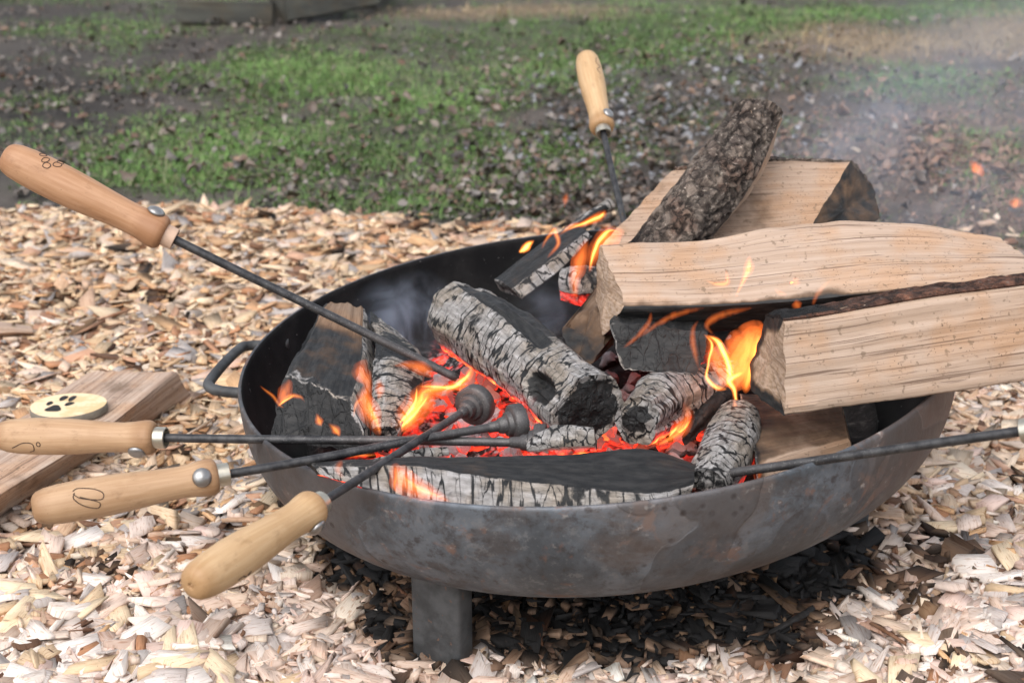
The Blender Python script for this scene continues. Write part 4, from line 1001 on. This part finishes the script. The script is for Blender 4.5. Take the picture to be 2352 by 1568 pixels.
for (px, py, Yy, L, r, lab) in [(900, 1062, 1.02, .05, .010, 'slim ashy stick behind the left half of the black board'), (1640, 930, 1.13, .10, .012, 'dark stick between the hollow ash log and the flames')]:
    c = at(px, py, Yy)
    e = c + np.array([L * .9, L * .25, .004]) if px < 1000 else c + np.array([.05, .09, .01])
    s = c - (e - c) * .6
    def rs(): 
        ax = (e - s) / np.linalg.norm(e - s); u = np.cross(ax, [0, 0, 1.]); u /= np.linalg.norm(u); v = np.cross(u, ax)
        return [[(q + u * math.cos(a) * r * f + v * math.sin(a) * r * f,) for a in np.arange(8) * np.pi / 4] for q, f in ((s, .7), ((s + e) / 2, 1.), (e, .8))]
    log('charred_stick', rs(), M_CHAR, lab, 'stick', seed=int(px) % 90, paint=(p_ash if px < 1000 else (lambda i: {'char': 1., 'ash': .15 + 0 * i['s']})), cracks=(.009, .018, .002, .14), seg=.003, soft=4, rough=.0018)

# ------------------------------------------------------------------ BRANDING IRONS
def basis(axis, side_px):
    """side_px: which way the rivet points, as (right, up, towards the viewer)"""
    r = np.array([1., 0, 0]); u = np.array([0, SP, CP]); f = np.array([0, -CP, SP])
    d = r * side_px[0] + u * side_px[1] + f * side_px[2]; d = d - axis * (d @ axis); d /= np.linalg.norm(d)
    e = np.cross(axis, d); return Matrix(((d[0], e[0], axis[0]), (d[1], e[1], axis[1]), (d[2], e[2], axis[2]))).to_quaternion()
HPROF = [(0, 0), (.0012, .0008), (.0016, .0016), (.0002, .0022), (.0004, .006), (.0018, .0092), (.0045, .0115), (.010, .0132), (.020, .0143), (.035, .0149), (.050, .0149), (.066, .0142), (.082, .0130), (.096, .0121), (.106, .0119), (.114, .0125), (.120, .0135), (.1245, .0140), (.128, .0138), (.1305, .0126), (.132, .0105), (.1322, .007), (.132, 0)]
def iron(label, butt, tip, side, hmat, fmat, head, strokes, hscale=1., rod_r=.0034, bend=0.):
    b = np.array(butt); t = np.array(tip); ax = (t - b); L = np.linalg.norm(ax); ax /= L
    root = tag(empty('branding_iron', b, basis(ax, side)), label, 'branding iron', 'branding irons heating in the fire')
    k = hscale
    pr = np.array(HPROF) * k; pr = np.stack([np.interp(np.linspace(0, len(pr) - 1, 70), np.arange(len(pr)), pr[:, c]) for c in (0, 1)], -1)
    V, F, uv = lathe(pr, 40); h = mk('handle', V, F[:, ::1], hmat, parent=root, uv=uv, sharp=60)
    HL = .132 * k
    V, F, uv = lathe([(HL - .002, .004), (HL - .002, .0088 * k), (HL + .0085 * k, .0086 * k), (HL + .0090 * k, .0080 * k), (HL + .0090 * k, .0068 * k), (HL + .004 * k, .0066 * k), (HL + .003 * k, .001)], 28)
    mk('ferrule', V, F, fmat, parent=root, sharp=35)
    # dome rivet on the side (local +X)
    rz = .1195 * k; pr2 = [(0, .0064), (.0006, .0072), (.0024, .0062), (.0036, .0042), (.0044, .0022), (.0047, 0)]
    V, F, _ = lathe([(a * k, r * k) for a, r in pr2], 24); V = V[:, [2, 1, 0]] + [.0128 * k, 0, rz]
    mk('rivet', V, F[:, ::-1], M_RIVET, parent=root)
    n = 40; z = np.linspace(HL - .004, L - (.012 if head else 0), n); f = (z - HL) / (L - HL)
    P = np.stack([np.sin(f * np.pi) * bend, .0006 * np.sin(f * 7), z], -1)
    V, F = tube(P, rod_r, 14); mk('rod', V, F, M_IRON, parent=root)
    if head:
        R, D = head
        hp = [(L - .022, rod_r * .9), (L - .021, rod_r * 1.2), (L - .0135, rod_r * 1.35), (L - .0125, R * .40), (L - .007, R * .46), (L - .006, R * .62), (L - .0025, R * .68), (L - .0018, R * .93), (L - .0005, R), (L + D, R), (L + D + .001, R * .96), (L + D + .001, 0)]
        V, F, _ = lathe(hp, 36); mk('brand_head', V, F, M_IRON, parent=root, sharp=50)
    if strokes:
        prr = np.array(HPROF) * k; parts = []
        for st in strokes:                                  # (distance along, angle round) pairs on the handle's skin
            st = smooth_path(st, max(14, 7 * len(st))); rr = np.interp(st[:, 0] * k, prr[4:20, 0], prr[4:20, 1])
            P = np.stack([rr * np.cos(st[:, 1]), rr * np.sin(st[:, 1]), st[:, 0] * k], -1); parts.append(tube(P, .00042, 5, cap=False))
        V, F = merge(parts); mk('engraving', V, F, M_BURN, parent=h)
    return root
def loop(cz, ca, rz, ra, rot=0., n=10, leaf=False):
    t = np.linspace(0, 2 * np.pi, n); x = np.cos(t) * rz; y = np.sin(t) * ra * (np.abs(np.sin(t)) ** .5 if leaf else 1)
    c, s = math.cos(rot), math.sin(rot); X_, Y_ = x / .0145, y
    return np.stack([cz + (X_ * c - Y_ * s) * .0145, ca + X_ * s + Y_ * c], -1)
def facing(axis, side, want):
    """angle round the handle (0 = the rivet's side) at which the surface faces the given (right, up, viewer) direction"""
    q = basis(np.array(axis), side).to_matrix(); r = np.array([1., 0, 0]); u = np.array([0, SP, CP]); f = np.array([0, -CP, SP])
    d = r * want[0] + u * want[1] + f * want[2]; d = np.array(q.transposed() @ Vector(d)); return math.atan2(d[1], d[0])
def ang(b, t, side, want): a = np.array(t) - np.array(b); return facing(a / np.linalg.norm(a), side, want)
# upper left
b, t = at(8, 357, 1.15), at(1050, 868, 1.155); b = at(6, 356, 1.16); side = (.45, .85, .3); a0 = ang(b, t, side, (.35, .75, .55))
iron('branding iron with reddish handle, slanting down from the upper left over the scorched log', b, t, side, M_HANDLE_RED, M_FERRULE_WOOD, None,
     [loop(.027, a0 - .25, .0022, .24, .4, leaf=True), loop(.031, a0 + .12, .0022, .24, .4, leaf=True), loop(.034, a0 + .42, .0026, .2, .9, leaf=True), loop(.040, a0 + .05, .0026, .24, .7, leaf=True), loop(.0405, a0 - .3, .0022, .2, .6, leaf=True)], 1.12, .0038)
# left, level
b, t = at(-6, 1000, 1.085), at(1232, 1016, 1.035); side = (0., -.8, .55); a0 = ang(b, t, side, (0, -.6, .75))
iron('branding iron lying level at the left, its handle in front of the paw print slice', b, t, side, M_HANDLE_TAN, M_FERRULE, (.0155, .007),
     [np.array([(.018, a0), (.028, a0 - .35), (.036, a0 - .3), (.036, a0 + .1), (.032, a0 + .25)]), loop(.041, a0 - .3, .0016, .12)], 1.06, .0037)
# left, lower
b, t = at(72, 1168, .920), at(1178, 972, 1.060); side = (.05, .12, 1.); a0 = ang(b, t, side, (0, .1, .9))
iron('branding iron with a round rivet facing the viewer, second handle from the bottom left', b, t, side, M_HANDLE_TAN, M_FERRULE, (.0160, .008),
     [np.array([(.030, a0 - .35), (.029, a0 - .05), (.035, a0 + .35), (.044, a0 + .6), (.046, a0 + .35), (.040, a0 + .12), (.033, a0 - .05), (.029, a0 - .3)]), np.array([(.033, a0 - .1), (.041, a0 + .12), (.048, a0 + .18), (.049, a0 - .1), (.043, a0 - .38), (.033, a0 - .55), (.029, a0 - .45)])], 1.04, .0036)
# bottom
b, t = at(437, 1346, .782), at(1086, 932, 1.100); side = (.45, -.75, .45); a0 = ang(b, t, side, (.3, -.5, .8))
iron('branding iron with golden handle nearest the viewer, its round stamp resting in the embers', b, t, side, M_HANDLE_GOLD, M_FERRULE, (.0175, .008),
     [np.array([(.030, a0 + .15), (.036, a0 + .1), (.038, a0 + .3), (.043, a0 + .1), (.042, a0 + .35)])], 1.02, .0034, .0)
# top, behind the fire
b, t = at(1346, 128, 1.740), at(1462, 640, 1.400); side = (.55, .25, .75); a0 = ang(b, t, side, (.6, .3, .7))
iron('branding iron standing up behind the fire, its handle against the leafy grass', b, t, side, M_HANDLE_GOLD, M_FERRULE, (.016, .008),
     [np.array([(.020, a0), (.030, a0 + .2), (.036, a0 - .1), (.044, a0 + .25), (.05, a0)])], 1.06, .0036)
# right
tp = at(1560, 1102, .989); rb = at(2345, 990, .875); dv = (rb - tp) / np.linalg.norm(rb - tp); b = rb + dv * (.132 + .009); 
iron('branding iron laid over the right rim, only its dark rod in view', b, tp, (0, 1., .3), M_HANDLE_TAN, M_FERRULE, (.014, .006), None, 1., .0036)

# ------------------------------------------------------------------ ground props at the left
def p_weath(i):
    px, py = topx(i['P']); red = ell(px, py, [(270, 890, 60, 25, 1.), (60, 1110, 90, 40, .8)])
    return {'char': red * .3 + .04}
log('split_log', [
    [(atz(200, 853, .050),), (atz(405, 851, .062),), (atz(442, 912, .012),), (atz(330, 900, -.01),), (atz(205, 880, -.01),)],
    [(atz(95, 925, .048),), (atz(240, 985, .062),), (atz(255, 1035, .010),), (atz(180, 1010, -.01),), (atz(100, 950, -.01),)],
    [(atz(-60, 1020, .046),), (atz(25, 1120, .062),), (atz(10, 1192, .008),), (atz(-40, 1150, -.01),), (atz(-70, 1050, -.01),)],
    [(atz(-240, 1130, .045),), (atz(-180, 1250, .060),), (atz(-200, 1330, .008),), (atz(-220, 1280, -.01),), (atz(-250, 1160, -.01),)]],
    M_WEATH, 'weathered split log lying on the wood chips beneath the paw print slice', 'log', seed=73, paint=p_weath, rough=.0012, rag=.005, seg=.006)
log('wood_offcut', [
    [(atz(-60, 735, .020),), (atz(-60, 770, .030),), (atz(-60, 800, .0),), (atz(-60, 780, -.01),)],
    [(atz(20, 738, .018),), (atz(30, 762, .026),), (atz(30, 785, .0),), (atz(25, 770, -.01),)],
    [(atz(72, 748, .012),), (atz(78, 764, .016),), (atz(70, 778, -.002),), (atz(72, 766, -.01),)]],
    M_WEATH, 'small reddish offcut half buried in the chips at the left edge', 'offcut', seed=77, paint=lambda i: {'char': .12 + 0 * i['s']}, rough=.0015)
def slice_obj():
    c = atz(158, 942, .0625); n = 64; t = np.arange(n) * 2 * np.pi / n
    p1 = atz(240, 945, .0625); p2 = atz(160, 914, .0625); rx = p1[0] - c[0]; ry = (p2 - c)[1]
    wob = 1 + .03 * np.sin(2 * t + .5) + .02 * np.sin(3 * t)
    ring = np.stack([np.cos(t) * rx * wob, np.sin(t) * ry * wob], -1)
    th = .0085; zs = [(0, 1.), (th * .15, 1.012), (th * .85, 1.012), (th, .995)]
    root = tag(empty('wood_slice', c - [0, 0, .002]), 'thin oval wood slice branded with a black paw print, lying on the weathered split log', 'wood slice')
    V = []; 
    for z, k in zs: V.append(np.concatenate([ring * k * (1 + .01 * np.sin(11 * t)[:, None]), np.full((n, 1), z)], 1))
    V = np.concatenate(V); mk('bark_edge', V, [gridF(len(zs), n, True)], M_SLBARK, parent=root)
    V = []; rr = np.linspace(1, 0, 16, endpoint=False)
    for k in rr: V.append(np.concatenate([ring * k * .995, np.full((n, 1), th)], 1))
    V = np.concatenate(V + [[[0, 0, th]]]); j = np.arange(n); lc = 15 * n
    mk('face', V, [gridF(16, n, True), np.stack([lc + j, lc + (j + 1) % n, np.full(n, 16 * n)], -1)], M_SLICE, parent=root, smooth=False)
    V = np.concatenate([ring * .99, np.zeros((n, 1))], 1)
    parts = []
    sx = rx / 82.; sy = ry / 28.                            # paw: four toes and a heel pad
    for (ox, oy, w, h, r) in [(-43, 3, 7, 4.5, .2), (-20, 15, 9, 5.5, .5), (0, 14.5, 8, 6, 1.), (2, 2, 10, 4, .35)]:
        q = np.arange(20) * 2 * np.pi / 20; x_ = np.cos(q) * w; y_ = np.sin(q) * h * (1 - .25 * np.cos(q)); cr, sr = math.cos(r * .5), math.sin(r * .5)
        P = np.stack([(ox + x_ * cr - y_ * sr) * sx, (oy + x_ * sr + y_ * cr) * sy, np.full(20, th + .0004)], -1)
        parts.append((np.concatenate([P, P.mean(0)[None]]), np.stack([np.arange(20), (np.arange(20) + 1) % 20, np.full(20, 20)], -1)))
    q = np.arange(28) * 2 * np.pi / 28; w = 17 * (1 + .16 * np.cos(3 * q + 1.6)); P = np.stack([(-26 + np.cos(q) * w) * sx, (-9 + np.sin(q) * w * .42) * sy, np.full(28, th + .0004)], -1)
    parts.append((np.concatenate([P, P.mean(0)[None]]), np.stack([np.arange(28), (np.arange(28) + 1) % 28, np.full(28, 28)], -1)))
    V, F = merge(parts); mk('paw_print', V, F, M_BRAND, parent=root, smooth=False)
def slice_mat():
    m = Mat('pale_slice_face'); v = m.coord('Object', (1, 1.6, 1)); d = m.n('VectorMath', {0: v}, 1, operation='LENGTH')
    w = m.n('TexWave', {'Vector': v, 'Scale': 55., 'Distortion': 3.}, 1, wave_type='RINGS', rings_direction='Z')
    n = m.noise(v, 120, 3); col = m.mix(m.math('MULTIPLY', w, .35), (.72, .56, .36), (.60, .43, .25))
    col = m.mix(m.step(m.noise(v, 45, 3), .45, .65), col, (.60, .42, .22))
    return m.bsdf(col, .7, n, .1, .0005)
M_SLICE = slice_mat(); M_SLBARK = simple('thin_grey_bark', (.17, .15, .12), .9, 0, 150, .5)
slice_obj()

# ------------------------------------------------------------------ timber structure in the background
def beam(name, A, B, depth_vec, thick, parent, mat=M_TIMBER, origin=(0, 0, 0)):
    """a plank: edge line A->B, depth_vec the other way across its face, thick along the normal"""
    A = np.array(A); B = np.array(B); D = np.array(depth_vec); n = np.cross(B - A, D); n = n / np.linalg.norm(n) * thick
    c = .003; V = []
    nseg = 8
    u = (B - A) / np.linalg.norm(B - A); dd = D / np.linalg.norm(D); nn = n / thick
    sec = [(c, 0), (np.linalg.norm(D) - c, 0), (np.linalg.norm(D), c), (np.linalg.norm(D), thick - c), (np.linalg.norm(D) - c, thick), (c, thick), (0, thick - c), (0, c)]
    for i in range(nseg + 1):
        for (a, b) in sec:
            p = A + (B - A) * i / nseg + dd * a + nn * b; V.append(p + fbm(p[None], 9, 2, 5)[0] * .004)
    V = np.array(V); n8 = 8
    F = [gridF(nseg + 1, n8, True), np.arange(8)[None, ::-1], (np.arange(8) + nseg * 8)[None]]
    L = np.linalg.norm(B - A); uv = np.array([[L * i / nseg, j * .03] for i in range(nseg + 1) for j in range(8)])
    z = np.zeros(len(V)); return mk(name, V, F, mat, parent=parent, uv=uv, attrs={'char': z, 'ash': z, 'glow': z, 'crack': z, 'cap': z}, origin=origin, sharp=30)
org = np.array([-.75, 4.45, 0.])
tb = tag(empty('timber_bench', org), 'low dark weathered timber bench on the grass at the far side of the clearing', 'bench')
g = lambda px, py, z: atz(px, py, z)
A, B = g(414, 54, 0.), g(634, 58, 0.)
beam('board', A, B, (0, .012, .066), .035, tb, origin=org)
A2, B2 = g(655, 52, .005), g(862, 14, .03)
beam('board', A2, B2, (-.03, .07, .26), .035, tb, origin=org)
s0 = g(650, 56, .0); s1 = s0 + np.array([-.16, .06, .36])
beam('strut', s0, s1, (.055, .01, .015), .05, tb, origin=org)
s0 = g(612, 50, .0) + [0, .03, 0]; beam('strut', s0, s0 + np.array([.02, .05, .32]), (.05, 0, 0), .05, tb, origin=org)
beam('seat', np.array([A[0] - .02, A[1] + .04, .315]), np.array([B2[0] + .02, B2[1] + .05, .315]), (0, .26, .01), .04, tb, origin=org)
beam('board', g(840, 22, 0.) + [0, .02, 0], g(840, 22, 0.) + np.array([.06, .3, 0.]), (0, 0, .09), .03, tb, origin=org)
bd = g(20, 8, 0.)
log('fallen_branch', [[(bd + np.array([-.5, .1, .03]) + np.array([0, math.cos(a) * .03, math.sin(a) * .03]),) for a in np.arange(6) * 1.047], [(bd + np.array([.35, .25, .035]) + np.array([0, math.cos(a) * .025, math.sin(a) * .025]),) for a in np.arange(6) * 1.047]],
    M_TIMBER, 'dark fallen branch on the bare soil at the top left corner', 'branch', seed=81, paint=lambda i: {'char': .3 + 0 * i['s']}, seg=.02, rough=.004, soft=3)

# ------------------------------------------------------------------ FLAMES
def flame_mat(name, col, stren, cut=None):
    m = Mat(name); st = stren
    if cut is not None:
        n = m.noise(m.coord('Object', (1, 1, .4)), 120, 2, .5, .8); st = m.math('MULTIPLY', m.step(n, cut - .14, cut + .22), stren)
    e = m.n('Emission', {'Color': (*col, 1), 'Strength': st}); m.t.links.new(e, m.out.inputs['Volume'])
    return m.m
# per heat: the thin outside, the body and the hot core
MF = [[flame_mat('faint_flame_edge', (1., .17, .03), 40, .40), flame_mat('faint_flame_body', (1., .22, .04), 34), flame_mat('faint_flame_core', (1., .28, .05), 46)],
      [flame_mat('orange_flame_edge', (1., .18, .025), 75, .38), flame_mat('orange_flame_body', (1., .27, .04), 100), flame_mat('orange_flame_core', (1., .40, .075), 170)],
      [flame_mat('yellow_flame_edge', (1., .24, .035), 130, .36), flame_mat('yellow_flame_body', (1., .38, .07), 230), flame_mat('yellow_flame_core', (1., .55, .15), 420)]]
def flame(tongues, Yd, label, thick=.5, group='flames licking over the fire', name='flame'):
    """each tongue: which of the three heats (0 faint, 1 orange, 2 yellow), then (x, y, width) along its middle"""
    root = None
    for tg in tongues:
        slot, pts = tg[0], tg[1:]
        P = np.array([at(p[0], p[1], Yd - .004 * slot) for p in pts]); dep = P[:, 1] * CP - (P[:, 2] - CAMZ) * SP
        r = np.array([p[2] for p in pts]) * dep / FPX / 2 * (1.5, 1.35, 1.25)[slot]
        if root is None: base = P[0].copy(); root = tag(empty(name, base), label, name, group)
        n = 30; Q = smooth_path(np.concatenate([P, r[:, None]], 1), n); C = Q[:, :3]; r = np.clip(Q[:, 3], .0002, None)
        C = C + np.stack([fbm(C + k * 3.3, 55, 2, 5) for k in range(3)], -1) * np.array([.004, .003, .003]) * np.sin(np.linspace(0, np.pi, n))[:, None]
        r = r * (1 + .3 * fbm(C, 90, 2, 9)); r[0] = r[-1] = .0001; r[1] = min(r[1], r[2] * .6); r[-2] = min(r[-2], r[-3] * .7)
        T = np.gradient(C, axis=0); T /= np.linalg.norm(T, axis=1)[:, None]
        vw = np.array([0, CP, -SP]); A = np.cross(T, vw); A /= np.linalg.norm(A, axis=1)[:, None]; B = np.cross(A, T)
        q = np.arange(16) * 2 * np.pi / 16; tw = np.sin(np.linspace(0, 5, n) + pts[0][0])[:, None] * .5; top = None
        for lev, k in enumerate((1., .66, .36)):
            rr = r * k * np.where((np.arange(n) < 2) | (np.arange(n) > n - 3), 1 - .2 * lev, 1.)
            Ck = C[0] + (C - C[0]) if lev == 0 else smooth_path(C[lev * 1:n - lev * 2], n)
            V = Ck[:, None] + rr[:, None, None] * (A[:, None] * (np.cos(q)[None, :, None]) + B[:, None] * ((np.sin(q)[None] + tw * np.cos(q)[None])[..., None] * (thick if slot < 2 else .8)))
            V = V.reshape(-1, 3); o = mk(('flame_tongue', 'flame_body', 'flame_core')[lev], V, outward(V, gridF(n, 16, True)), MF[slot][lev], parent=top or root, origin=base); top = top or o
    return root
flame([[0, (1664, 892, 30), (1690, 835, 62), (1716, 785, 60), (1748, 736, 16)], [1, (1712, 905, 10), (1722, 860, 26), (1738, 800, 30), (1752, 742, 6)], [0, (1690, 900, 20), (1702, 850, 40), (1722, 795, 40), (1744, 748, 10)], [2, (1616, 766, 3), (1634, 790, 9), (1628, 830, 7), (1627, 866, 9), (1643, 889, 13), (1670, 894, 5)], [2, (1620, 768, 4), (1651, 786, 15), (1671, 826, 15), (1677, 858, 13), (1668, 888, 6)], [0, (1618, 768, 4), (1640, 800, 26), (1655, 850, 30), (1668, 890, 10)], [2, (1712, 852, 6), (1684, 866, 12), (1676, 880, 13), (1690, 905, 12), (1692, 935, 9), (1704, 972, 3)]], 1.115, 'tall yellow flame beside the charred end of the thick pale log')
flame([[1, (1704, 1050, 3), (1700, 985, 9), (1690, 945, 10), (1684, 905, 4)], [0, (1640, 1000, 3), (1660, 965, 10), (1678, 935, 6)]], 1.06, 'thin orange tongue trailing down over the fine-cracked ash log')
flame([[0, (902, 1000, 8), (932, 966, 36), (965, 928, 48), (986, 903, 36), (1025, 892, 20), (1063, 878, 22), (1084, 851, 16), (1076, 836, 3)], [1, (904, 998, 6), (934, 964, 26), (962, 925, 24), (975, 900, 12), (1020, 890, 14), (1062, 876, 18), (1082, 852, 12), (1076, 838, 3)], [2, (908, 984, 4), (941, 940, 9), (955, 905, 8), (957, 886, 3)], [2, (912, 990, 4), (940, 962, 9), (968, 930, 7), (985, 905, 4)], [2, (957, 887, 3), (998, 888, 7), (1040, 884, 10), (1070, 868, 11), (1083, 846, 5)]], 1.085, 'long curling yellow flame above the round stamp in the embers')
flame([[0, (895, 845, 4), (930, 836, 14), (975, 848, 22), (1000, 868, 6)]], 1.14, 'low orange flame under the slanting iron rod')
flame([[0, (872, 1003, 6), (853, 957, 34), (839, 916, 28), (843, 884, 16), (828, 852, 30), (842, 824, 5)], [1, (812, 958, 3), (820, 927, 7), (834, 912, 4)], [1, (874, 1000, 6), (858, 955, 15), (846, 917, 6)], [0, (868, 920, 4), (872, 895, 16), (868, 865, 4)]], 1.045, 'orange flame climbing the ash edge of the broad scorched log')
flame([[1, (596, 884, 3), (626, 908, 7), (642, 929, 6), (652, 936, 2)], [0, (642, 928, 8), (653, 899, 24), (668, 872, 8)], [1, (636, 934, 4), (662, 910, 9), (688, 909, 8), (699, 921, 2)], [2, (640, 932, 3), (655, 920, 6), (676, 907, 4)]], 1.065, 'small three-pointed flame at the left corner of the broad scorched log')
flame([[1, (738, 978, 5), (734, 966, 17), (727, 948, 4)]], 1.04, 'little flame blob in front of the black cracked end, upper of two')
flame([[1, (780, 1003, 4), (770, 988, 17), (754, 970, 4)]], 1.035, 'little flame blob in front of the black cracked end, lower of two')
flame([[0, (1038, 1154, 5), (975, 1128, 34), (925, 1106, 46), (908, 1082, 30), (912, 1062, 5)], [1, (1036, 1152, 3), (985, 1132, 10), (940, 1108, 10), (918, 1084, 6)], [1, (912, 1132, 3), (904, 1104, 8), (908, 1070, 3)]], .925, 'orange flame licking over the ashy front of the black board')
flame([[0, (788, 1098, 6), (782, 1078, 14), (786, 1056, 4)]], .96, 'faint orange flame at the left tip of the black board')
flame([[2, (1191, 580, 4), (1207, 571, 17), (1227, 552, 3)]], 1.42, 'yellow teardrop flame over the far dark bowl wall')
flame([[1, (1243, 574, 3), (1264, 536, 9), (1274, 529, 10), (1282, 561, 9), (1256, 594, 3)]], 1.43, 'thin forked flame on the thin charred plank')
flame([[1, (1283, 542, 4), (1310, 522, 10), (1345, 512, 14), (1380, 494, 20), (1391, 482, 4)], [2, (1300, 530, 3), (1345, 511, 6), (1378, 495, 9), (1388, 486, 3)]], 1.46, 'streaming yellow flame along the top of the thin charred plank')
flame([[0, (1352, 628, 4), (1368, 580, 26), (1400, 545, 40), (1436, 530, 6)], [2, (1353, 624, 3), (1362, 585, 10), (1380, 552, 13), (1402, 529, 9), (1424, 534, 3)]], 1.33, 'bright yellow flame at the left end of the long pale wedge')
flame([[0, (1320, 690, 6), (1322, 640, 20), (1335, 590, 26), (1350, 545, 6)]], 1.36, 'faint red flame behind the long pale wedge')
flame([[0, (1535, 1018, 6), (1562, 985, 30), (1578, 955, 24), (1572, 920, 4)], [1, (1500, 1025, 4), (1535, 1010, 12), (1560, 992, 10), (1575, 965, 4)], [2, (1538, 1004, 3), (1548, 992, 8), (1556, 978, 3)]], 1.03, 'orange flame at the foot of the hollow ash log')
flame([[1, (1688, 686, 3), (1702, 645, 10), (1716, 612, 17), (1722, 586, 4)]], 1.13, 'slim orange flame in front of the face of the long pale wedge, taller one')
flame([[1, (1620, 644, 3), (1645, 654, 9), (1666, 648, 11), (1668, 618, 3)]], 1.13, 'hooked faint flame in front of the face of the long pale wedge')
flame([[0, (1822, 656, 3), (1824, 648, 16), (1820, 638, 3)], [0, (1778, 662, 3), (1792, 672, 10), (1808, 676, 3)]], 1.12, 'tiny faint flame above the bark edge of the thick pale log')
flame([[0, (1866, 702, 5), (1882, 672, 9), (1914, 638, 3)], [0, (1840, 712, 4), (1832, 700, 16), (1826, 688, 4)]], 1.075, 'wispy red flame rising from the bark of the thick pale log')
flame([[0, (1606, 850, 3), (1592, 800, 12), (1588, 765, 9), (1604, 735, 3)], [0, (1470, 775, 3), (1510, 745, 9), (1560, 722, 12), (1620, 706, 3)], [0, (1430, 800, 3), (1462, 775, 9), (1490, 742, 10), (1496, 716, 3)], [0, (1640, 770, 3), (1620, 745, 10), (1660, 722, 14), (1730, 706, 4)]], 1.115, 'dull orange flames in the dark under the long pale wedge')
flame([[0, (1742, 1115, 4), (1744, 1092, 9), (1742, 1066, 4)]], .965, 'thin upright flame against the yellowish block')
flame([[1, (800, 1050, 4), (830, 1046, 9), (870, 1044, 4)]], 1.02, 'low glowing flame under the crossing iron rods')
for (px, py, w, h, Yd, mt, lab) in [(1252, 378, 6, 14, 1.5, 0, 'tiny spark flying over the leafy grass'), (1300, 458, 22, 34, 1.5, 0, 'blurred orange spark in the air left of the standing iron'), (2245, 388, 60, 22, 1.3, 0, 'faint orange spark in the smoke at the right, upper of two'), (2335, 466, 40, 30, 1.3, 0, 'faint orange spark in the smoke at the right edge, lower of two')]:
    sp = flame([[mt, (px - w * .2, py + h / 2, 3), (px, py, w * .6), (px + w * .2, py - h / 2, 3)]], Yd, lab, .4, 'sparks drifting over the fire', 'spark')

# ------------------------------------------------------------------ SMOKE
def smoke(c, r, dens, seed, sc, rot=0.):
    V, F = ico(3); V = V * r; F = outward(V, F); m = Mat('drifting_smoke'); v = m.coord('Object')
    g = m.n('VectorMath', {0: m.coord('Object', (1 / r[0], 1 / r[1], 1 / r[2]))}, 1, operation='LENGTH')
    n = m.noise(m.n('VectorMath', {0: v, 1: (seed, seed, 0)}, 0, operation='ADD'), sc, 4, .55, 1.2)
    d = m.math('MULTIPLY', m.math('MULTIPLY', m.step(g, .95, .25), m.step(n, .40, .66)), dens)
    pv = m.n('VolumePrincipled', {'Color': (.72, .82, .98, 1), 'Density': d, 'Anisotropy': .2}); m.t.links.new(pv, m.out.inputs['Volume'])
    o = mk('smoke', V, F, m.m, origin=(0, 0, 0)); o.location = c; o.rotation_euler = (0, rot, 0)
    return tag(o, kind='stuff')
smoke(at(2230, 300, 1.78), np.array([.44, .30, .26]), 1.5, 3., 5, -.5)
smoke(at(1960, 430, 1.55), np.array([.24, .18, .15]), .9, 8., 12, -.4)
smoke(at(940, 725, 1.32), np.array([.066, .05, .056]), 14., 5., 24)
smoke(at(1260, 720, 1.33), np.array([.05, .04, .045]), 5., 6., 26)
